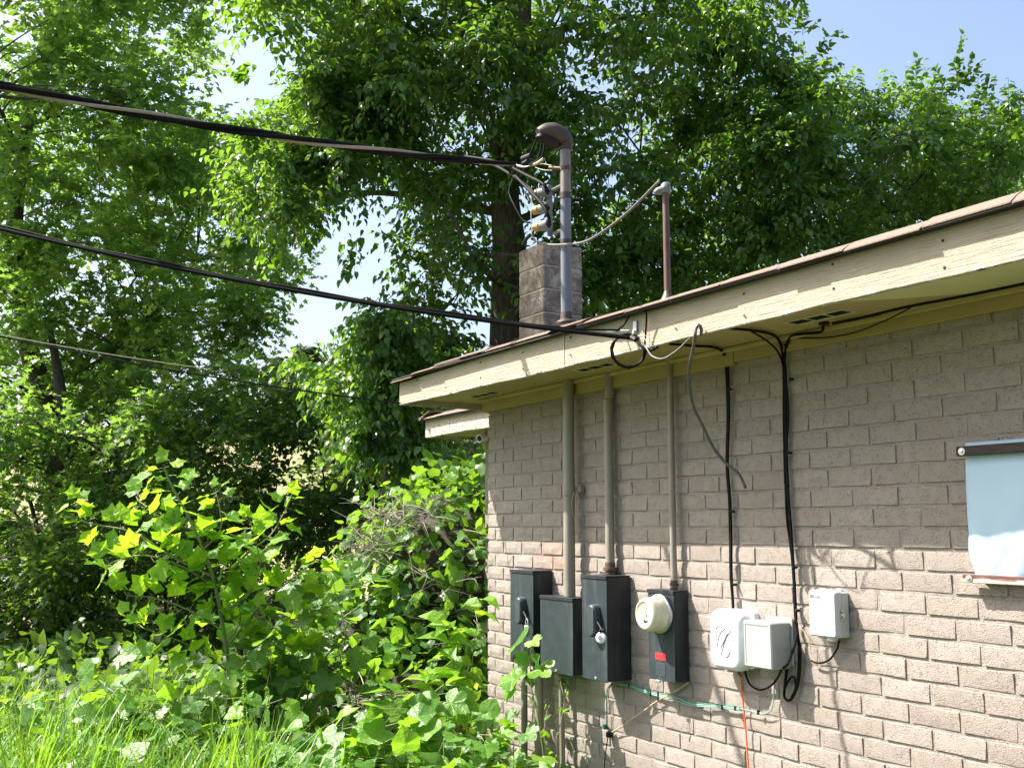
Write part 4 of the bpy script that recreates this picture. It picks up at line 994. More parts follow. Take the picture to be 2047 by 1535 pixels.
wire('loop_cable', [wl(1489, 1334, -.05), wl(1491, 1348, -.03), wl(1500, 1368), wl(1518, 1378), wl(1538, 1372), wl(1552, 1358, -.03), wl(1562, 1338, -.05)], .0046, MAT['black_cable'], 'black cable making a loop under the white and grey boxes', 'cable')
wire('phone_wire', [wl(1678, 1280, -.04), wl(1673, 1297, -.03), wl(1660, 1316), wl(1645, 1324), wl(1632, 1324), wl(1622, 1320)], .004, MAT['black_cable'], 'black wire curling out below the telephone box', 'wire')
wire('drop_wire', [wl(1592, 1235), wl(1600, 1252), wl(1615, 1275), wl(1622, 1310), wl(1630, 1324), wl(1632, 1326)], .0014, MAT['tan_wire'], 'hair thin wire hanging between the cable bundle and telephone box', 'wire')
gw = empty('green_wires', V(wl(1300, 1385)), 'faded green ground wires strung along the wall below the boxes', 'wire')
for q, (r, mt_) in enumerate(((.0028, 'green_wire'), (.0024, 'green_pale'), (.0022, 'green_wire'))):
    dy = (0, 3, -3)[q]; dx = (0, 3, 5)[q]
    if q < 2:
        wire('strand', [wl(1222 + dx, 1366, -.05), wl(1216 + dx, 1374, -.03), wl(1213 + dx, 1390), wl(1212 + dx, 1420), wl(1212 + dx * .8, 1454)], r, MAT['green_wire'], parent=gw)
    wire('strand', [wl(1222 + dx, 1368 + dy * .3, -.04), wl(1240, 1366 + dy * .5, -.03), wl(1262, 1370 + dy), wl(1285, 1379 + dy), wl(1308, 1386 + dy), wl(1330, 1391 + dy * 1.2), wl(1352, 1394 + dy * 2), wl(1378, 1405 + dy * 1.4), wl(1400, 1408 + dy), wl(1440, 1411 + dy), wl(1480, 1416 + dy * .6)], r, MAT[mt_ if q != 0 else 'green_pale'], parent=gw)
wire('strand', [wl(1480, 1416), wl(1505, 1421), wl(1528, 1426), wl(1541, 1418), wl(1546, 1400), wl(1548, 1370), wl(1548, 1340, -.03)], .0025, MAT['green_pale'], parent=gw)
b = MB()
for (x, y) in ((1258, 1369), (1301, 1387), (1444, 1412), (1470, 1415), (1516, 1423)):
    p = wl(x, y); b.tube([p - Z3 * .009, p + Z3 * .009], .0065, 6)
b.build('cable_tie', MAT['black'], gw, True)
b = MB(); p = wl(1208, 1452); b.box(p[0] - .014, p[0] + .008, -.022, -.004, p[2] - .012, p[2] + .012, .002); b.build('clamp', MAT['green_wire'], gw)
wire('tan_wire', [wl(1222, 1463), wl(1245, 1450), wl(1262, 1437), wl(1285, 1422), wl(1300, 1410), wl(1318, 1398), wl(1338, 1387), wl(1358, 1376), wl(1376, 1364)], .0033, MAT['tan_wire'], 'tan wire slanting up the wall to the meter box bottom', 'wire')
gd = empty('ground_wire', V(wl(1215, 1465)), 'dark ground wire with a black clamp going down below the largest disconnect box', 'wire')
wire('strand', [wl(1216, 1460), wl(1214, 1480), wl(1210, 1510), wl(1206, 1560), wl(1203, 1640)], .0028, MAT['black_cable'], parent=gd)
b = MB(); p = wl(1217, 1467); b.box(p[0] - .014, p[0] + .012, -.028, -.003, p[2] - .014, p[2] + .010, .003); b.build('clamp', MAT['black'], gd)
wire('hanging_string', [wl(1148, 985, -.10), wl(1143, 1005, -.09), wl(1146, 1030, -.06), wl(1150, 1045, -.05), wl(1144, 1065, -.05), wl(1139, 1085, -.05)], .0018, MAT['tan_wire'], 'dry vine string dangling on the thickest conduit', 'string')
wire('hanging_string', [wl(1152, 982, -.06), wl(1158, 1002, -.04), wl(1153, 1020, -.04), wl(1146, 1040, -.05), wl(1150, 1060, -.04)], .0015, MAT['tan_wire'], 'second dry string looped beside the conduit strap', 'string')

# ------------------------------------------------------------------ vegetation helpers
def unit(a): return a / (np.linalg.norm(a, axis=-1, keepdims=True) + 1e-9)
def in_poly(P, poly):
    x, y = P[:, 0], P[:, 1]; c = np.zeros(len(P), bool); n = len(poly)
    for i in range(n):
        x0, y0 = poly[i]; x1, y1 = poly[(i + 1) % n]
        k = ((y0 > y) != (y1 > y)) & (x < (x1 - x0) * (y - y0) / (y1 - y0 + 1e-9) + x0); c ^= k
    return c
def fan(outline, centre, cup=0.0, zf=None):
    """leaf template from an outline: triangles round a centre"""
    v = [(centre[0], centre[1], 0.0)] + [(a, b_, (zf(a, b_) if zf else cup * abs(b_))) for a, b_ in outline]
    n = len(outline); return np.array(v, float), np.array([(0, 1 + i, 1 + (i + 1) % n) for i in range(n)])
def polar(pts, cx=.45, mirror=True):
    L_ = [(cx + r * math.cos(R_(a)), r * math.sin(R_(a))) for a, r in pts]
    if mirror: L_ = L_ + [(x, -y) for x, y in L_[::-1] if abs(y) > 1e-6]
    return L_
T_STAR = fan([(.06, 0), (.02, .42), (.34, .22), (.46, .52), (.56, .17), (1, 0), (.56, -.17), (.46, -.52), (.34, -.22), (.02, -.42)], (.36, 0), .12)
def ovate(wd, fold=.16, droop=.22):
    v = np.array([(0, 0, 0), (.30, 0, .02), (.66, 0, -.03), (1, 0, -droop), (.22, wd * .9, fold * wd * 2), (.58, wd * .78, fold * wd * 1.4 - .03), (.22, -wd * .9, fold * wd * 2), (.58, -wd * .78, fold * wd * 1.4 - .03)])
    t = np.array([(0, 1, 4), (1, 5, 4), (1, 2, 5), (2, 3, 5), (0, 6, 1), (1, 6, 7), (1, 7, 2), (2, 7, 3)])
    return v, t
T_OV = ovate(.34); T_OV2 = ovate(.28, .2, .35); T_LAN = ovate(.15, .2, .25); T_SM = ovate(.36, .14, .12)
T_NEEDLE = (np.array([(0, -.012, 0), (0, .012, 0), (1, 0, 0)]), np.array([(0, 1, 2)]))
wav = lambda k, p: (lambda a, b_: .10 * abs(b_) + .05 * math.sin(k * a + p) * (abs(b_) * 3 + .3) - .12 * max(0, a - .6))
T_SYC = [fan(polar([(180, .30), (150, .36), (128, .50), (112, .40), (98, .42), (84, .40), (70, .56), (60, .44), (48, .40), (36, .36), (22, .42), (12, .48), (0, .60)]), (.40, 0), 0, wav(5 + i, i)) for i in range(3)]
T_VINE = [fan(polar([(180, .22), (160, .34), (138, .46), (112, .47), (92, .44), (76, .46), (58, .44), (42, .40), (24, .43), (0, .54)]), (.40, 0), 0, wav(4 + i, 2 * i)) for i in range(3)]
T_LOBE = [fan(polar([(180, .20), (156, .40), (134, .52), (108, .50), (92, .36), (80, .44), (66, .50), (50, .44), (38, .32), (24, .42), (10, .50), (0, .58)]), (.40, 0), 0, wav(4 + i, 2 * i + 1)) for i in range(3)]
def frames(axis, nrm):
    a = unit(axis); n = unit(nrm - a * np.sum(nrm * a, -1, keepdims=True)); s = np.cross(n, a)
    return np.stack([a, s, n], -1)                # columns
def leaf_verts(T, pos, Rm, sc):
    v, t = T; N_ = len(pos)
    W = np.einsum('nij,kj->nki', Rm, v) * sc[:, None, None] + pos[:, None, :]
    F = t[None] + (np.arange(N_) * len(v))[:, None, None]
    return W.reshape(-1, 3), F.reshape(-1, 3)
class Leaves:
    def __init__(s): s.p = []; s.a = []; s.n = []; s.s = []; s.t = []
    def add(s, p, a, n, sc, t): s.p.append(p); s.a.append(a); s.n.append(n); s.s.append(sc); s.t.append(t)
    def cat(s):
        s.P, s.A, s.Nn, s.S, s.T = (np.concatenate(q) for q in (s.p, s.a, s.n, s.s, s.t)); return s
    def mesh(s, name, templates, mat, keep=None):
        idx = np.arange(len(s.P)) if keep is None else keep
        Rm = frames(s.A[idx], s.Nn[idx]); vs = []; fs = []; ts = []; off = 0
        k = rng.integers(0, len(templates), len(idx))
        for q, T in enumerate(templates):
            m_ = k == q
            if not m_.any(): continue
            W, F = leaf_verts(T, s.P[idx][m_], Rm[m_], s.S[idx][m_]); vs.append(W); fs.append(F + off); off += len(W)
            ts.append(np.repeat(s.T[idx][m_], len(T[0])))
        return fast_mesh(name, np.concatenate(vs), np.concatenate(fs), mat, np.concatenate(ts), True)
    def objects(s, name, templates, mat, idx, parent):
        ms = [mesh_data(name, T[0], T[1], mat) for T in templates]
        Rm = frames(s.A[idx], s.Nn[idx]); base = loc_of(parent)
        for q, i in enumerate(idx):
            M = Matrix([[*(Rm[q][r] * s.S[i]), s.P[i][r] - base[r]] for r in range(3)] + [[0, 0, 0, 1]])
            o = bpy.data.objects.new(name, ms[q % len(ms)]); o.matrix_local = M; COL.objects.link(o); o.parent = parent; o.matrix_local = M
TWIGS = None
def sprays(LV, tw, org, dr, L, nl, size, droop=.5, spread=55, updir=.9, jit=.45, tintc=None):
    """org,dr (N,3) twigs of length L(N); nl leaves on each"""
    N_ = len(org); dr = unit(dr); t = (np.arange(nl) + .6) / nl
    t = t[None, :] + rng.uniform(-.3, .3, (N_, nl)) / nl
    P = org[:, None] + dr[:, None] * (L[:, None] * t)[..., None]; P[..., 2] -= droop * .5 * (t ** 2) * L[:, None]
    tang = dr[:, None] + np.zeros((N_, nl, 3)); tang[..., 2] -= droop * t; tang = unit(tang)
    side = unit(np.cross(tang, np.array([0, 0, 1.]) + .001)); sgn = np.where((np.arange(nl) % 2)[None, :] == 0, 1, -1)
    ang = R_(spread) * rng.uniform(.6, 1.25, (N_, nl))
    ax_ = tang * np.cos(ang)[..., None] + side * (np.sin(ang) * sgn)[..., None]
    ax_[..., 2] -= droop * rng.uniform(.2, 1.1, (N_, nl)); ax_ += rng.normal(0, jit * .4, ax_.shape)
    nr = np.array([0, 0, updir]) + rng.normal(0, jit, ax_.shape)
    sc = size * rng.uniform(.65, 1.25, (N_, nl)) * (1 - .25 * t)
    tn = np.clip(rng.normal(.42, .2, (N_, nl)) + .22 * (t - .5) + (0 if tintc is None else tintc[:, None]), 0, 1)
    P = P + unit(ax_) * (sc * .12)[..., None]
    LV.add(P.reshape(-1, 3), ax_.reshape(-1, 3), nr.reshape(-1, 3), sc.ravel(), tn.ravel())
    if tw is not None:
        e = org + dr * L[:, None]; e[:, 2] -= droop * .5 * L; mdp = org + dr * (L * .5)[:, None]; mdp[:, 2] -= droop * .125 * L
        tw.append((org, mdp, e))
def twig_mesh(tw, r0=.004):
    """three-sided twigs"""
    if not tw: return np.zeros((0, 3)), np.zeros((0, 3), int)
    O = np.concatenate([q[0] for q in tw])[::3]; Mm = np.concatenate([q[1] for q in tw])[::3]; E2 = np.concatenate([q[2] for q in tw])[::3]; n = len(O)
    d = unit(E2 - O); u = unit(np.cross(d, np.array([.3, .2, 1.]))); v = np.cross(d, u); vs = []
    for P, r in ((O, r0), (Mm, r0 * .7), (E2, r0 * .3)):
        for k in range(3):
            a = 2 * math.pi * k / 3; vs.append(P + r * (math.cos(a) * u + math.sin(a) * v))
    W = np.stack(vs, 1).reshape(-1, 3); f = []
    for s_ in (0, 3):
        for k in range(3):
            a, b_ = s_ + k, s_ + (k + 1) % 3; f += [(a, b_, b_ + 3), (a, b_ + 3, a + 3)]
    F = (np.array(f)[None] + (np.arange(n) * 9)[:, None, None]).reshape(-1, 3); return W, F
def clumps_in(poly, n, d0, d1, r0, r1, gaps=(), seed=1, tries=60):
    r = np.random.default_rng(seed); out = []
    A_ = np.array(poly, float); lo, hi = A_.min(0), A_.max(0); k = 0
    while len(out) < n and k < n * tries:
        k += 1; p = r.uniform(lo, hi); rad = r.uniform(r0, r1)
        th_ = np.linspace(0, 2 * math.pi, 9)[:-1]
        ringp = p + .62 * rad * np.stack([np.cos(th_), np.sin(th_)], -1)
        if not in_poly(ringp, poly).all(): continue
        if any(in_poly(np.vstack([p[None], p + .80 * rad * np.stack([np.cos(th_), np.sin(th_)], -1)]), g).any() for g in gaps): continue
        d = r.uniform(d0, d1); out.append((at(p[0], p[1], d), rad * d / FPX))
    return out
def crown(cl, nsp, nl, size, L0, droop, tint=0.0, jit=.45, flat=.8, inner=.25, updir=.9):
    LV = Leaves(); tw = []
    for (c, r) in cl:
        n = max(6, int(nsp * rng.uniform(.75, 1.25)))
        dv_ = unit(rng.normal(0, 1, (n, 3))); rad = r * (inner + (1 - inner) * rng.uniform(0, 1, n) ** .6)
        org = c + dv_ * rad[:, None] * np.array([1, 1, flat]); d = unit(dv_ + rng.normal(0, .45, (n, 3)) + np.array([0, 0, .15]))
        org = org - d * (L0 * .35)
        L_ = L0 * rng.uniform(.6, 1.3, n)
        sprays(LV, tw, org, d, L_, nl, size, droop, jit=jit, tintc=np.full(n, tint + rng.normal(0, .10)), updir=updir)
    return LV.cat(), tw
def tree(name, label, trunk_pts, trunk_r, cl, leaf, bark_m, nparts=0, part_mat=None, size=.1, nsp=30, nl=9, L0=.4, droop=.5, templates=None, tint=0., group='trees beyond the house', jit=.45, limb_r=.035, inner=.25, updir=.9, extra=None, cat='tree', every=1, flat=.8):
    tp = [np.asarray(p, float) for p in trunk_pts]; base = tp[0].copy(); base[2] = float(ground_z(base[0], base[1]))
    t = empty(name, base, label, cat, group)
    tp = [base - Z3 * .1] + tp; P_ = crom(tp, 5); rr = np.interp(np.linspace(0, 1, len(P_)), np.linspace(0, 1, len(trunk_r)), trunk_r)
    b = MB(); b.tube(P_, list(rr), 12); b.build('trunk', bark_m, t, True)
    br = MB(); PP = np.array(P_)
    order_ = sorted(range(len(cl)), key=lambda q: (q * 7919) % 101); hubs = [(P_[k_], rr[k_] * .5) for k_ in range(len(P_) // 3, len(P_) - 1)]
    for e_, qi in enumerate(order_):
        c, r = cl[qi]; main = e_ < max(5, len(cl) // 9)
        hp_ = np.array([h[0] for h in hubs]); dd_ = np.linalg.norm(hp_ - c, axis=1) + .9 * np.maximum(0, hp_[:, 2] - c[2] + .3)
        i = int(np.argmin(dd_)); s0, sr = hubs[i]; dist = np.linalg.norm(c - s0)
        lr = min(limb_r if main else limb_r * .30, sr); md = (s0 + c) / 2 + Z3 * dist * .07 + rng.normal(0, .07 * dist, 3)
        q = crom([s0, md, c], 4); lrs = np.linspace(lr, lr * .35, len(q)); br.tube(q, list(lrs), 5, False)
        if main: hubs += [(q[k_], lrs[k_]) for k_ in range(2, len(q))]
        for _ in range(1):
            e = c + unit(rng.normal(0, 1, 3)) * r * .8; br.tube(crom([c * .5 + md * .5, c * .6 + e * .4 + rng.normal(0, .05, 3), e], 3), [.007, .0065, .006, .005, .004, .003, .002], 4, False)
    LV, tw = crown(cl, nsp, nl, size, L0, droop, tint, jit, flat, inner, updir)
    if extra is not None:
        LV.p = [LV.P]; LV.a = [LV.A]; LV.n = [LV.Nn]; LV.s = [LV.S]; LV.t = [LV.T]; extra(LV, tw, br); LV.cat()
    W, F = twig_mesh(tw)
    bm_ = br.build('branches', bark_m, t, True)
    if len(W): o = put('twigs', fast_mesh('twigs', W, F, bark_m), t); tag(o, kind='stuff')
    keep = np.arange(len(LV.P))
    if nparts:
        q = proj(LV.P); vis = (q[:, 0] > 5) & (q[:, 0] < 2040) & (q[:, 1] > 5) & (q[:, 1] < 1530)
        sz = np.where(vis, LV.S / ((LV.P - CAM) @ FW), 0); idx = np.argsort(-sz)[:nparts]
        LV.objects('leaf', templates, part_mat, idx, t); keep = np.setdiff1d(keep, idx)
    o = put('crown', LV.mesh('crown', templates, leaf, keep), t); tag(o, kind='stuff')
    return t

# ------------------------------------------------------------------ trees
GAP1 = [(452, 90), (545, 100), (570, 170), (540, 235), (475, 215), (440, 150)]
GAP2 = [(680, 375), (750, 385), (745, 455), (712, 505), (712, 565), (660, 655), (590, 690), (560, 650), (618, 590), (640, 520), (652, 470)]
G3 = [(0, -300), (28, -300), (28, 42), (0, 60), (-60, 40)]
P1a = [(-220, -420), (430, -420), (438, 60), (440, 160), (480, 240), (510, 350), (600, 430), (640, 500), (615, 590), (560, 650), (520, 720), (560, 790), (300, 820), (-220, 840)]
c1 = clumps_in(P1a, 215, 14.0, 18.5, 48, 92, (GAP1, GAP2, G3), 3)
tree('star_leaf_tree', 'tall bright green tree with star shaped leaves at the left edge', [at(150, 1300, 16.5), at(118, 1000, 16.4), at(92, 800, 16.3), at(58, 700, 16.2), at(45, 600, 16.2), at(30, 480, 16.2), at(55, 250, 16.2), at(120, 60, 16.2), at(170, -150, 16.2)], [.20, .18, .17, .15, .13, .10, .07, .04], c1, MAT['lf_gum'], MAT['bark_dark'], size=.127, nsp=30, nl=9, L0=.42, droop=.35, templates=[T_STAR], limb_r=.05, tint=.12)
P1b = [(-200, 740), (560, 700), (610, 820), (560, 960), (420, 1010), (330, 1080), (200, 1180), (60, 1190), (-200, 1240)]
c2 = clumps_in(P1b, 135, 12.5, 17.0, 45, 85, (), 4)
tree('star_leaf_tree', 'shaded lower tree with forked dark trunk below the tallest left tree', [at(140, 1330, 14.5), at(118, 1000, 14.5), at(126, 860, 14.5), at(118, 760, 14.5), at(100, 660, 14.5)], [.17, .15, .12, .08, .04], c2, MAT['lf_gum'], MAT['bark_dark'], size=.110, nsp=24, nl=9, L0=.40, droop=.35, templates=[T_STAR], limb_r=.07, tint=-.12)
P2 = [(445, -420), (1580, -420), (1590, 60), (1540, 160), (1480, 260), (1360, 440), (1230, 640), (1010, 720), (850, 640), (745, 570), (715, 480), (745, 400), (690, 370), (640, 470), (600, 500), (500, 480), (430, 420), (430, 320), (500, 250), (545, 230), (565, 165), (540, 105), (450, 90)]
def shoots(lst, d):
    def f(LV, tw, br):
        for (x0, y0, x1, y1, nl_, sz) in lst:
            a, e = at(x0, y0, d), at(x1, y1, d); dr = (e - a)[None]
            sprays(LV, tw, a[None], dr, np.array([np.linalg.norm(e - a)]), int(nl_ * 1.7), sz * 1.15, .12, tintc=np.array([.15]))
            for _ in range(3):
                o2 = a + rng.normal(0, .10, 3); sprays(LV, tw, o2[None], dr + rng.normal(0, .16, (1, 3)), np.array([np.linalg.norm(e - a) * rng.uniform(.4, .75)]), int(nl_ * 1.2), sz * 1.1, .25, tintc=np.array([.1]))
    return f
c3x = clumps_in([(440, 235), (560, 230), (620, 60), (800, 60), (930, 300), (770, 385), (690, 360), (640, 470), (500, 480), (430, 420)], 42, 9.8, 12.5, 40, 75, (GAP1, GAP2), 61)
c3 = c3x + clumps_in(P2, 235, 9.8, 13.2, 50, 95, (GAP1, GAP2, [(994, 420), (1044, 420), (1044, 660), (994, 660)]), 5)
tree('broadleaf_tree', 'big broadleaf tree with knotted grey trunk behind the chimney', [at(1012, 900, 11.6), at(1014, 640, 11.6), at(1018, 500, 11.6), at(1010, 380, 11.6), at(1030, 250, 11.6), at(1045, 80, 11.7), at(1060, -150, 11.7)], [.23, .21, .19, .19, .15, .11, .08, .05], c3, MAT['lf_mul'], MAT['bark'], 240, MAT['lf_mul_o'], size=.104, nsp=26, nl=10, L0=.42, droop=.6, templates=[T_OV, T_OV2], limb_r=.06,
     extra=shoots([(500, 160, 440, 140, 8, .11), (720, 470, 690, 550, 8, .11), (560, 470, 520, 560, 9, .11), (640, 440, 600, 540, 9, .11)], 10.2))
P2b = [(590, 700), (680, 625), (745, 565), (850, 600), (1010, 700), (950, 760), (830, 790), (900, 900), (980, 900), (980, 1010), (860, 990), (720, 900), (600, 800)]
c4 = clumps_in(P2b, 60, 9.6, 12.0, 38, 70, (GAP2,), 6)
tree('drooping_tree', 'slender tree with drooping pale edged leaves left of the eave', [at(760, 1200, 11.0), at(770, 1000, 11.0), at(790, 850, 11.0), at(800, 720, 11.0), at(790, 640, 11.0)], [.07, .06, .05, .03, .02], c4, MAT['lf_mul'], MAT['bark_dark'], 60, MAT['lf_mul_o'], size=.112, nsp=24, nl=8, L0=.40, droop=.95, templates=[T_OV, T_OV2], limb_r=.03, tint=.03)
P3 = [(1180, 420), (1300, 300), (1380, 180), (1500, 110), (1640, 85), (1690, 120), (1760, 135), (1800, 180), (1850, 150), (1905, 165), (1970, 180), (2050, 205), (2090, 330), (1990, 440), (1850, 520), (1600, 600), (1400, 660), (1200, 680), (1060, 640), (1100, 500)]
c5 = clumps_in(P3, 150, 10.5, 14.0, 45, 85, (), 7)
tree('roadside_tree', 'dense tree with pointed leaf shoots rising behind the roof on the right', [at(1560, 900, 12.5), at(1570, 600, 12.5), at(1600, 450, 12.5), at(1640, 300, 12.5), at(1680, 180, 12.5)], [.14, .12, .09, .06, .03], c5, MAT['lf_mul'], MAT['bark_dark'], 120, MAT['lf_mul_o'], size=.104, nsp=28, nl=9, L0=.42, droop=.6, templates=[T_OV, T_OV2], limb_r=.05, tint=.08,
     extra=shoots([(1905, 190, 1925, 62, 14, .10), (1890, 200, 1870, 130, 8, .09), (1830, 190, 1835, 112, 8, .09), (1960, 200, 1958, 140, 8, .09), (1600, 60, 1605, 5, 8, .10), (1645, 110, 1650, 60, 7, .09), (2010, 240, 2035, 190, 7, .09), (1980, 210, 1990, 150, 6, .08)], 12.0))
# bare twig tips at the top of that tree are part of the crown's twigs
P4 = [(520, 760), (640, 700), (985, 780), (985, 1040), (800, 1020), (660, 1140), (500, 1160), (330, 1040), (420, 900)]
GB = [(585, 885), (612, 878), (616, 915), (592, 925)]
c6 = clumps_in(P4, 95, 13.5, 19.0, 40, 75, (GB,), 8)
tree('understory_tree', 'small dark understory tree with thin forked trunk below the sky gap', [at(695, 1120, 16), at(690, 1000, 16), at(700, 900, 16), at(690, 800, 16)], [.06, .055, .045, .03], c6, MAT['lf_und'], MAT['bark_dark'], size=.105, nsp=27, nl=8, L0=.36, droop=.4, templates=[T_SM], limb_r=.03, tint=-.05)
P5 = [(1890, 200), (2200, 150), (2250, 520), (1900, 520), (1850, 420)]
c7 = clumps_in(P5, 26, 19, 23, 50, 90, (), 9)
tree('pale_willow', 'pale lime green narrow leaved tree at the far right above the roof', [at(2080, 900, 21), at(2070, 600, 21), at(2060, 350, 21), at(2060, 220, 21)], [.12, .10, .06, .03], c7, MAT['lf_pale'], MAT['bark_dark'], size=.15, nsp=44, nl=10, L0=.7, droop=1.1, templates=[T_LAN], limb_r=.04)
# more understory low on the left, closing the view between the trunks
P6 = [(-200, 1080), (120, 1100), (300, 1080), (420, 1080), (560, 1150), (560, 1290), (300, 1330), (-200, 1370)]
c8 = clumps_in(P6, 80, 12.0, 17.5, 32, 60, (), 10)
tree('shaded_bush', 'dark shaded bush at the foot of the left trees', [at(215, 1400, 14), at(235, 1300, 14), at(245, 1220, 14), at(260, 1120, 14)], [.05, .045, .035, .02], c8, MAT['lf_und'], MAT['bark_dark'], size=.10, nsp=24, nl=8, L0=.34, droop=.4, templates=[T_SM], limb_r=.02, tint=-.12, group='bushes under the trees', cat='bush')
# thin trunks standing in the shade
for (pts, r, lab) in (([(85, 1400, 15), (78, 1250, 15), (88, 1120, 15), (60, 1000, 15)], .055, 'thin dark trunk left of the forked trunk'),
                      ([(640, 1130, 17), (650, 1000, 17), (640, 900, 17)], .030, 'very thin trunk left of the small understory tree'),
                      ([(345, 1300, 15), (330, 1200, 15), (342, 1100, 15)], .035, 'thin shaded stem behind the sapling')):
    p = [at(*q) for q in pts]; base = p[0].copy(); base[2] = float(ground_z(base[0], base[1]))
    t = empty('bare_trunk', base, lab, 'trunk', 'thin trunks in the shade')
    b = MB(); q = crom([base - Z3 * .1] + p, 5); b.tube(q, list(np.linspace(r, r * .5, len(q))), 8); b.build('trunk', MAT['bark_dark'], t, True)
# a second row of trees closing the view
for (lab, poly, n_, d0, d1, tp_, sd_) in (('hazy background tree seen between the left trunks', [(-260, -60), (430, -60), (440, 160), (470, 300), (610, 480), (600, 560), (520, 690), (560, 1010), (-260, 1080)], 60, 20, 24, [(300, 1200, 22), (300, 900, 22), (290, 500, 22)], 51),
                                          ('background thicket behind the slender drooping tree', [(560, 740), (700, 690), (1000, 720), (1000, 1080), (640, 1120), (560, 960)], 26, 19, 23, [(820, 1200, 21), (815, 1000, 21), (820, 850, 21)], 52),
                                          ('background thicket low behind the sapling', [(-260, 960), (560, 940), (680, 1080), (690, 1240), (-260, 1300)], 40, 19, 23, [(420, 1250, 21), (425, 1150, 21), (420, 1020, 21)], 53)):
    tree('background_tree', lab, [at(*q) for q in tp_], [.14, .12, .09, .04], clumps_in(poly, n_, d0, d1, 60, 110, (GAP1, GAP2, GB), sd_), MAT['lf_und'], MAT['bark_dark'], size=.20, nsp=27, nl=8, L0=.6, droop=.4, templates=[T_SM], limb_r=.03, tint=-.05, group='background trees')
# far wooded ridge and pines
def far_tree(px, py, d, wpx, hpx, lab, kind):
    top = at(px, py, d); g = float(ground_z(top[0], top[1])); t = empty('far_tree', (top[0], top[1], g), lab, 'tree', 'far trees on the hill')
    b = MB(); b.tube([(top[0], top[1], g - .2), (top[0], top[1], top[2] - .3)], [.22, .06], 7); b.build('trunk', MAT['bark_dark'], t, True)
    LV = Leaves(); r = wpx * d / FPX; h = top[2] - max(g, top[2] - hpx * d / FPX); n = 420
    tt = rng.uniform(0, 1, n) ** .8; a = rng.uniform(0, 2 * math.pi, n); rad = r * (np.sqrt(rng.uniform(.1, 1, n))) * (np.sin(np.pi * np.clip(tt * .8 + .18, 0, 1)) if kind else tt)
    org = np.stack([top[0] + rad * np.cos(a), top[1] + rad * np.sin(a), top[2] - tt * h], -1); d_ = np.stack([np.cos(a), np.sin(a), rng.uniform(-.2, .6, n)], -1)
    sprays(LV, None, org, d_, np.full(n, .9), 6, .55, .3, jit=.6); LV.cat()
    o = put('crown', LV.mesh('crown', [T_SM], MAT['pine']), t); tag(o, kind='stuff')
far_tree(612, 695, 75, 30, 130, 'distant dark pine seen in the gap left of the chimney', 0)
far_tree(575, 715, 82, 40, 130, 'distant rounded tree left of the far pine', 1)
far_tree(655, 720, 78, 40, 130, 'distant rounded tree right of the far pine', 1)

# ------------------------------------------------------------------ brush mound with vines, beside the house corner
MCN = at(850, 1330, 8.2); MCN[2] = GZ
mound = empty('vine_covered_brush', MCN, 'brush heap smothered in vines with dry grey sticks beside the house corner', 'brush heap')
def mound_pt(u, v, k=1.0):
    """u azimuth, v 0..1 height"""
    return None
blobs = [(at(930, 1190, 8.4), 1.05), (at(840, 1260, 8.2), .80), (at(760, 1320, 7.9), .62), (at(700, 1400, 7.6), .50), (at(960, 1330, 7.7), .55), (at(850, 1420, 7.3), .50), (at(950, 1060, 8.8), .55), (at(650, 1380, 8.0), .5)]
b = MB()
for (c, r) in blobs:
    nu, nv = 14, 8; vs = []; fs = []
    for j in range(nv + 1):
        for i in range(nu):
            a, e = 2 * math.pi * i / nu, math.pi * j / nv - math.pi / 2; q = r * .66 * (1 + .12 * math.sin(3 * a + j) + random.uniform(-.06, .06))
            vs.append((c[0] + q * math.cos(a) * math.cos(e), c[1] + q * math.sin(a) * math.cos(e), c[2] + q * math.sin(e) * .95))
    for j in range(nv):
        for i in range(nu): fs.append((j * nu + i, j * nu + (i + 1) % nu, (j + 1) * nu + (i + 1) % nu, (j + 1) * nu + i))
    b.add(vs, fs)
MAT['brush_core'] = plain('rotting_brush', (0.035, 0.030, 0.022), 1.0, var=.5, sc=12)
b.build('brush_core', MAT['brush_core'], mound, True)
def surf_pts(bl, n, f0=.8, f1=1.05, front=True):
    P_ = []; Nn = []
    for (c, r) in bl:
        k = int(n * r * r); d = unit(rng.normal(0, 1, (k * 3, 3)))
        if front: d = d[(d @ (-F0)) > -.35][:k]
        p = c + d * (r * rng.uniform(f0, f1, len(d)))[:, None]
        ins = np.zeros(len(p), bool)
        for (c2, r2) in bl:
            if c2 is not c: ins |= np.linalg.norm(p - c2, axis=1) < r2 * .72
        P_.append(p[~ins]); Nn.append(d[~ins])
    return np.concatenate(P_), np.concatenate(Nn)
LV = Leaves(); p, nn = surf_pts(blobs, 1050, .72, 1.06)
p = p[p[:, 2] > GZ]; nn = nn[:len(p)] if len(nn) != len(p) else nn
def add_free(LV, p, out, size, droop=.5, jit=.5, tint=.45, upk=.7):
    n = len(p); ax_ = out * .5 + rng.normal(0, .6, (n, 3)) - np.array([0, 0, droop]); nr = out * .6 + np.array([0, 0, upk]) + rng.normal(0, jit, (n, 3))
    LV.add(p, ax_, nr, size * rng.uniform(.55, 1.3, n), np.clip(rng.normal(tint, .22, n), 0, 1))
p, nn = surf_pts(blobs, 1500, .62, 1.10)
k = p[:, 2] > GZ; add_free(LV, p[k], nn[k], .112, .45, tint=.35); LV.cat()
sz = LV.S / ((LV.P - CAM) @ FW) * (((LV.P - CAM) @ FW) < 8.6); q = proj(LV.P); sz[(q[:, 0] > 972) | (q[:, 1] > 1530)] = 0
idx = np.argsort(-sz)[:220]; LV.objects('leaf', T_VINE, MAT['lf_vine'], idx, mound)
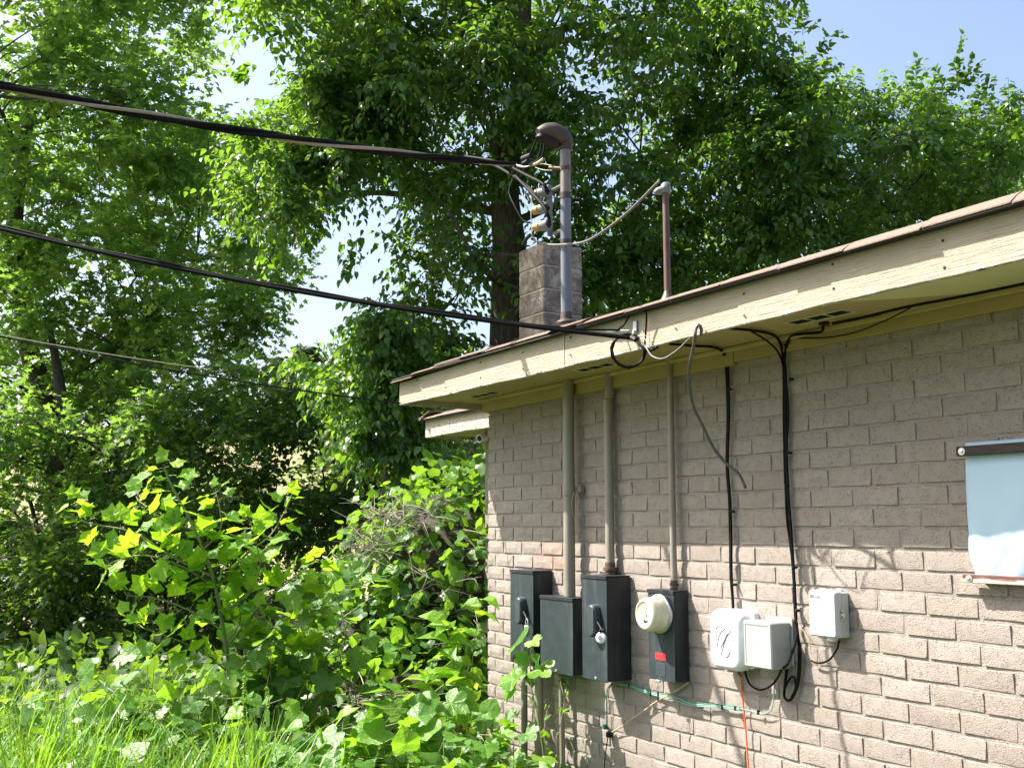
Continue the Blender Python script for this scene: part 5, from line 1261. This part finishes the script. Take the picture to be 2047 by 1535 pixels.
o = put('vine_leaves', LV.mesh('vine_leaves', T_VINE, MAT['lf_vine_j'], np.setdiff1d(np.arange(len(LV.P)), idx)), mound); tag(o, kind='stuff')
def sticks(centre_px, d, n, spread, L_, r, seed, up=.2):
    rr = np.random.default_rng(seed); b = MB(); c = at(*centre_px, d)
    for _ in range(n):
        p = c + rr.normal(0, 1, 3) * np.array(spread); dr = unit(rr.normal(0, 1, 3) * np.array([1, 1, .55]) + np.array([0, 0, up]))
        l = L_ * rr.uniform(.4, 1.2); m_ = p + dr * l * .5 + rr.normal(0, .10 * l, 3); e = p + dr * l - Z3 * .12 * l
        rad = r * rr.uniform(.4, 1.2); b.tube(crom([p, m_, e], 3), [rad, rad, rad * .9, rad * .8, rad * .6, rad * .5, rad * .35], 4, False)
    return b
for (cp, d, n, sp3, L_, r, sd_) in (((800, 1035), 7.62, 130, (.17, .10, .05), .28, .0032, 1), ((740, 1085), 7.5, 90, (.11, .08, .06), .26, .0030, 2), ((870, 1005), 7.8, 40, (.12, .1, .04), .22, .0030, 3), ((760, 1415), 6.9, 120, (.16, .12, .06), .30, .0040, 4), ((650, 1280), 7.3, 45, (.10, .08, .16), .22, .0024, 5), ((880, 1230), 7.3, 40, (.25, .12, .2), .30, .0022, 6), ((960, 1100), 7.6, 20, (.06, .1, .12), .3, .003, 7)):
    o = sticks(cp, d, n, sp3, L_, r, sd_).build('dry_sticks', MAT['grey_stick'], mound, True); tag(o, kind='stuff')

# ------------------------------------------------------------------ maple-like sapling in front
SD = 6.2
sap = empty('broad_leaf_sapling', V(np.array([*at(470, 1400, SD)[:2], GZ])), 'sunlit yellow green sapling with large lobed leaves standing in the tall grass', 'sapling')
brs = [([(478, 1560), (470, 1420), (450, 1280), (425, 1150), (385, 1050), (345, 975), (328, 935)], .016),
       ([(420, 1150), (340, 1110), (270, 1065), (200, 1050), (165, 1040), (150, 1005)], .008),
       ([(430, 1180), (490, 1110), (540, 1070), (565, 1030), (580, 1000)], .008),
       ([(405, 1100), (440, 1060), (440, 1020), (432, 985)], .006),
       ([(445, 1260), (380, 1220), (310, 1195), (255, 1190)], .007),
       ([(455, 1290), (520, 1210), (580, 1160), (630, 1120)], .008),
       ([(425, 1170), (360, 1130), (290, 1110), (235, 1120), (215, 1130)], .006),
       ([(390, 1060), (330, 1040), (290, 1010), (275, 1000)], .005),
       ([(440, 1230), (500, 1180), (520, 1130), (510, 1080), (500, 1040)], .006),
       ([(460, 1330), (540, 1290), (600, 1250), (640, 1210)], .007), ([(465, 1350), (400, 1300), (330, 1270), (270, 1250)], .006),
       ([(450, 1290), (480, 1240), (470, 1180), (460, 1130)], .005), ([(462, 1340), (520, 1330), (580, 1320), (630, 1300)], .006)]
b = MB(); LV = Leaves()
for bi, (pl_, r) in enumerate(brs):
    dd = SD + rng.uniform(-.25, .25) if bi else SD
    P_ = crom([at(x, y, SD + (dd - SD) * i / (len(pl_) - 1)) for i, (x, y) in enumerate(pl_)], 6)
    b.tube(P_, list(np.linspace(r, r * .3, len(P_))), 7)
    A_ = np.array(P_); seg = np.concatenate([[0], np.cumsum(np.linalg.norm(np.diff(A_, axis=0), axis=1))]); L_ = seg[-1]
    st = .45 if bi == 0 else .12
    n = int(L_ * (1 - st) / .033); ts = st * L_ + (1 - st) * L_ * (np.arange(n) + .5) / max(n, 1)
    ts = np.concatenate([ts, [L_, L_, L_ * .985]])
    p = np.stack([np.interp(ts, seg, A_[:, c]) for c in range(3)], -1); n = len(p)
    tg_ = unit(np.stack([np.interp(np.minimum(ts + .02, L_), seg, A_[:, c]) - np.interp(np.maximum(ts - .02, 0), seg, A_[:, c]) for c in range(3)], -1))
    sidev = unit(np.cross(tg_, -F0)) * np.where(np.arange(n) % 2 == 0, 1, -1)[:, None]
    ax_ = unit(tg_ * .5 + sidev * .9 + rng.normal(0, .45, (n, 3)) - np.array([0, 0, .15])); ax_[-1] = unit(tg_[-1] + Z3 * .5)
    sc = rng.uniform(.09, .165, n) * np.where(ts > L_ * .85, .85, 1)
    pet = sc * rng.uniform(.15, .45, n); pp = p + ax_ * pet[:, None]
    for i in range(n): b.tube([p[i], pp[i]], [.0022, .0016], 4, False)
    nr = -F0 * rng.uniform(-.1, .8, n)[:, None] + np.array([0, 0, .8]) - np.array(SUNV) * .5 + rng.normal(0, .38, (n, 3))
    LV.add(pp, ax_, nr, sc, np.zeros(n))
b.build('stem', MAT['stem'], sap, True); LV.cat()
nS = min(len(LV.P), 290); LV.objects('leaf', T_SYC, MAT['lf_syc'], np.arange(len(LV.P))[:nS], sap)

# ------------------------------------------------------------------ ground vines and weeds
def weeds(name, label, spots, size, mat_o, mat_j, temps, nobj, tint, group=None, cat='vine', nl=9, hgt=(.35, .9)):
    """spots: list of (px, py_top, depth); each a leafy runner standing from the ground to the pixel"""
    p0 = at(*spots[0]); p0[2] = float(ground_z(p0[0], p0[1])); t = empty(name, p0, label, cat, group); LV = Leaves(); b = MB()
    for (x, y, d) in spots:
        top = at(x, y, d); g = float(ground_z(top[0], top[1])); base = np.array([top[0] + rng.normal(0, .15), top[1] + rng.normal(0, .15), g])
        mid = (base + top) / 2 + rng.normal(0, .08, 3); P_ = np.array(crom([base, mid, top], 6)); b.tube(list(P_), list(np.linspace(.005, .002, len(P_))), 5, False)
        n = nl + int(max(0, top[2] - g) * 7); k = rng.uniform(.12, 1, n) ** .75; ii = k * (len(P_) - 1)
        p = np.stack([np.interp(ii, range(len(P_)), P_[:, c]) for c in range(3)], -1)
        out = unit(rng.normal(0, 1, (n, 3)) * np.array([1, 1, .35]) - F0 * .45); sc = size * rng.uniform(.55, 1.3, n)
        pp = p + out * (sc * rng.uniform(.5, 1.3, n))[:, None]
        for i in range(n): b.tube([p[i], pp[i]], [.0018, .0013], 3, False)
        LV.add(pp, out + rng.normal(0, .3, (n, 3)) - np.array([0, 0, .25]), np.array([0, 0, .9]) - F0 * .35 + rng.normal(0, .35, (n, 3)), sc, np.clip(rng.normal(tint, .2, n), 0, 1))
    b.build('stem', MAT['stem'], t, True); LV.cat()
    q = proj(LV.P); vis = (q[:, 0] > -10) & (q[:, 0] < 2050) & (q[:, 1] > 0) & (q[:, 1] < 1545)
    sz = np.where(vis, LV.S / ((LV.P - CAM) @ FW), 0); idx = np.argsort(-sz)[:min(nobj, int(vis.sum()))]
    LV.objects('leaf', temps, mat_o, idx, t); keep = np.setdiff1d(np.arange(len(LV.P)), idx)
    if len(keep): o = put('leaves', LV.mesh('leaves', temps, mat_j, keep), t); tag(o, kind='stuff')
    return t
r = np.random.default_rng(21)
def spots_in(poly, n, dtop, dbot, seed):
    r = np.random.default_rng(seed); A_ = np.array(poly); out = []; y0, y1 = A_[:, 1].min(), A_[:, 1].max()
    while len(out) < n:
        p = r.uniform(A_.min(0), A_.max(0))
        if in_poly(p[None], poly)[0]:
            t = (p[1] - y0) / (y1 - y0); out.append((p[0], p[1], dtop + (dbot - dtop) * t + r.normal(0, .15)))
    return out
weeds('ground_vine', 'broad leaved green vines heaped in front of the boxes at the wall foot', spots_in([(700, 1440), (800, 1380), (880, 1370), (960, 1435), (1020, 1470), (1050, 1510), (1060, 1580), (600, 1600), (560, 1510)], 75, 5.75, 4.9, 22), .145, MAT['lf_vine'], MAT['lf_vine_j'], T_LOBE + T_VINE, 290, .5)
weeds('ground_vine', 'vine leaves mixed through the tall grass below the sapling', spots_in([(-40, 1400), (150, 1340), (300, 1290), (480, 1290), (640, 1330), (700, 1440), (650, 1580), (-40, 1600)], 120, 6.3, 5.0, 23), .125, MAT['lf_vine'], MAT['lf_vine_j'], T_VINE + T_LOBE, 240, .62)
weeds('dark_leaved_vine', 'darker big leaved vine climbing the right side of the sapling', spots_in([(500, 1200), (640, 1130), (690, 1150), (650, 1330), (520, 1360), (470, 1300)], 16, 6.5, 6.3, 24), .15, MAT['lf_mul_o'], MAT['lf_vine_j'], T_LOBE, 150, .1)
# tall weed with narrow leaves near the corner
tw_ = empty('tall_weed', V(np.array([*at(920, 1500, 5.9)[:2], GZ])), 'tall leafy weed with long jagged leaves left of the house corner', 'weed')
b = MB(); LV = Leaves()
for (pl_, r) in (([(930, 1620), (925, 1500), (915, 1380), (900, 1290), (890, 1240)], .006), ([(925, 1520), (945, 1400), (945, 1310), (955, 1240), (962, 1195)], .004), ([(925, 1560), (880, 1450), (860, 1380), (850, 1340)], .004)):
    P_ = np.array(crom([at(x, y, 5.9) for x, y in pl_], 7)); b.tube(list(P_), list(np.linspace(r, r * .35, len(P_))), 6)
    n = 30 if r > .005 else 12; ii = rng.uniform(.25, 1, n) * (len(P_) - 1); p = np.stack([np.interp(ii, range(len(P_)), P_[:, c]) for c in range(3)], -1)
    az = rng.uniform(0, 2 * math.pi, n); out = np.stack([np.cos(az), np.sin(az), rng.uniform(-.1, .5, n)], -1)
    LV.add(p, out, np.array([0, 0, 1.]) - F0 * .3 + rng.normal(0, .3, (n, 3)), rng.uniform(.12, .2, n), np.zeros(n))
b.build('stem', MAT['stem'], tw_, True); LV.cat(); LV.objects('leaf', [T_OV2, ovate(.26, .25, .3)], MAT['lf_syc'], np.arange(len(LV.P)), tw_)
# vine climbing past the boxes
cv = empty('climbing_vine', V(np.array([*hit(1080, 1500, 1, -.25)[:2], GZ])), 'young vine with big lobed leaves reaching up in front of the corner box', 'vine')
b = MB(); LV = Leaves(); vy = -.30
def vl(px, py, apx, apy, size, nv=(.1, -.6, .8), y=vy):
    p = hit(px, py, 1, y); a = hit(apx, apy, 1, y - .02) - p; LV.add(p[None], a[None], np.array(nv)[None], np.array([size]), np.array([.5]))
b.tube(crom([hit(1100, 1640, 1, vy), hit(1085, 1500, 1, vy), hit(1072, 1420, 1, vy), hit(1062, 1370, 1, vy), hit(1060, 1310, 1, vy), hit(1066, 1285, 1, vy)], 5), .0032, 6)
b.tube(crom([hit(1066, 1400, 1, vy), hit(1050, 1385, 1, vy), hit(1038, 1368, 1, vy)], 4), .0025, 5); b.tube(crom([hit(1062, 1368, 1, vy), hit(1070, 1345, 1, vy), hit(1073, 1335, 1, vy)], 4), .0022, 5)
vl(1056, 1273, 1026, 1290, .19); vl(1060, 1275, 1078, 1292, .11, (.6, -.5, .4)); vl(1066, 1334, 1098, 1348, .18, (.1, -.5, .9)); vl(1064, 1332, 1036, 1352, .20, (-.2, -.7, .7)); vl(1066, 1330, 1076, 1312, .12, (.3, -.8, .2)); vl(1040, 1365, 1002, 1352, .18, (-.1, -.6, .8)); vl(1040, 1368, 1012, 1384, .17, (.2, -.7, .5)); vl(1056, 1330, 1044, 1316, .10)
for (x, y, ax_, ay, s_) in ((1028, 1432, 998, 1452, .17), (1045, 1462, 1070, 1475, .15), (1020, 1440, 1040, 1425, .12)): vl(x, y, ax_, ay, s_)
b.build('stem', MAT['stem'], cv, True); LV.cat(); LV.objects('leaf', T_LOBE, MAT['lf_vine'], np.arange(len(LV.P)), cv)
# dry vines and small leaves on the risers
dv2 = empty('dry_vine', V(np.array([*hit(1125, 1500, 1, -.08)[:2], GZ])), 'thin dry vine with small pale leaves twisting up the riser pipes', 'vine')
b = MB(); LV = Leaves()
for pl_ in ([(1128, 1620), (1118, 1540), (1112, 1480), (1122, 1440), (1128, 1400), (1122, 1370), (1118, 1345)], [(1072, 1600), (1070, 1500), (1064, 1440), (1068, 1400), (1062, 1370), (1070, 1345)], [(1090, 1600), (1095, 1530), (1088, 1470), (1092, 1430), (1098, 1410)]):
    P_ = np.array(crom([hit(x, y, 1, -.09) for x, y in pl_], 6)); b.tube(list(P_), .0028, 5)
    n = 16; ii = rng.uniform(0, 1, n) * (len(P_) - 1); p = np.stack([np.interp(ii, range(len(P_)), P_[:, c]) for c in range(3)], -1)
    add_free(LV, p + rng.normal(0, .015, p.shape), unit(rng.normal(0, 1, p.shape)), .045, .3, tint=.8)
b.build('stem', MAT['twig'], dv2, True); LV.cat(); LV.objects('leaf', T_VINE, MAT['lf_vine'], np.arange(len(LV.P)), dv2)

# ------------------------------------------------------------------ tall grass
def grass():
    n = 8000; r = np.random.default_rng(31)
    px = r.uniform(-120, 720, n); d = r.uniform(4.6, 7.2, n) - .0 * px
    dens = np.clip((690 - px) / 160, .08, 1); k = r.uniform(0, 1, n) < dens; px, d = px[k], d[k]; n = len(px)
    rows = FW * FPX; base = CAM + (F0[None] * d[:, None]) + RT[None] * ((px - CXP) / FPX * d)[:, None]; base[:, 2] = ground_z(base[:, 0], base[:, 1])
    L_ = r.uniform(.5, .98, n) * (.78 + .22 * np.sin(base[:, 0] * 3.1) * np.sin(base[:, 1] * 4.3)); L_ *= np.where(px > 560, .8, 1)
    az = r.uniform(0, 2 * math.pi, n); out = np.stack([np.cos(az), np.sin(az), np.zeros(n)], -1); lean = r.uniform(.05, .38, n); bend = r.uniform(.1, 1.0, n) ** 1.3
    w_ = r.uniform(.003, .0095, n); side = np.stack([-np.sin(az), np.cos(az), np.zeros(n)], -1)
    ns = 6; V_ = []
    for i in range(ns + 1):
        t = i / ns; h = L_ * (t - bend * .55 * t ** 3); o_ = L_ * (lean * t + bend * .75 * t ** 2.6)
        p = base + out * o_[:, None] + Z3 * h[:, None]; ww = w_ * (1 - t ** 2 * .92)
        V_ += [p - side * ww[:, None], p + side * ww[:, None]]
    W = np.stack(V_, 1).reshape(-1, 3); f = []
    for i in range(ns): a = 2 * i; f += [(a, a + 1, a + 3), (a, a + 3, a + 2)]
    F = (np.array(f)[None] + (np.arange(n) * (2 * ns + 2))[:, None, None]).reshape(-1, 3)
    tn = np.repeat(np.where(r.uniform(0, 1, n) < .07, 1.0, np.clip(r.normal(.45, .28, n), 0, .95)), 2 * ns + 2)
    o = put('tall_grass', fast_mesh('tall_grass', W, F, MAT['grass'], tn)); tag(o, 'tall sunlit yellow green grass filling the lower left corner', 'grass', kind='stuff')
grass()
# seed spikes
for i, (x, y, d) in enumerate(((490, 1340, 5.6), (535, 1375, 5.5), (412, 1480, 5.2), (880, 1480, 5.2), (700, 1500, 5.0))):
    lab = ('tall seed spike weed under the sapling', 'shorter seed spike weed right of the tallest spike', 'low seed spike weed in the grass', 'seed spike weed among the vines before the corner', 'seed spike weed at the bottom middle')[i]
    top = at(x, y, d); g = float(ground_z(top[0], top[1])); t = empty('seed_spike', (top[0], top[1], g), lab, 'weed', 'seed spike weeds')
    b = MB(); b.tube([(top[0], top[1], g), tuple(top)], [.004, .0015], 5); b.build('stem', MAT['stem'], t, True)
    LV = Leaves(); n = 150; zz_ = rng.uniform(0, .30, n); a = rng.uniform(0, 2 * math.pi, n); p = np.stack([top[0] + .010 * np.cos(a) * (.4 + zz_ * 3), top[1] + .010 * np.sin(a) * (.4 + zz_ * 3), top[2] - zz_], -1)
    add_free(LV, p, np.stack([np.cos(a), np.sin(a), .8 * np.ones(n)], -1), .014, -.3, tint=.7); LV.cat()
    o = put('seed_head', LV.mesh('seed_head', [T_SM], MAT['grass']), t); tag(o, kind='stuff')

# ------------------------------------------------------------------ low ground cover behind the grass
def ground_cover():
    n = 8000; r = np.random.default_rng(41); px = r.uniform(-250, 1000, n); d = 6.6 + 9 * r.uniform(0, 1, n) ** 1.3
    base = CAM + F0[None] * d[:, None] + RT[None] * ((px - CXP) / FPX * d)[:, None]; base[:, 2] = ground_z(base[:, 0], base[:, 1])
    h = .55 * np.clip(.5 + .5 * np.sin(base[:, 0] * 1.7) * np.sin(base[:, 1] * 2.1 + 1) + .2, .1, 1) * r.uniform(0, 1, n); base[:, 2] += h
    LV = Leaves(); add_free(LV, base, unit(r.normal(0, 1, (n, 3)) + np.array([0, 0, .8])), .15, .1, tint=.25); LV.cat()
    o = put('ground_cover', LV.mesh('ground_cover', [T_SM], MAT['lf_und'])); tag(o, 'low leafy ground cover spreading under the trees', 'ground cover', kind='stuff')
ground_cover()
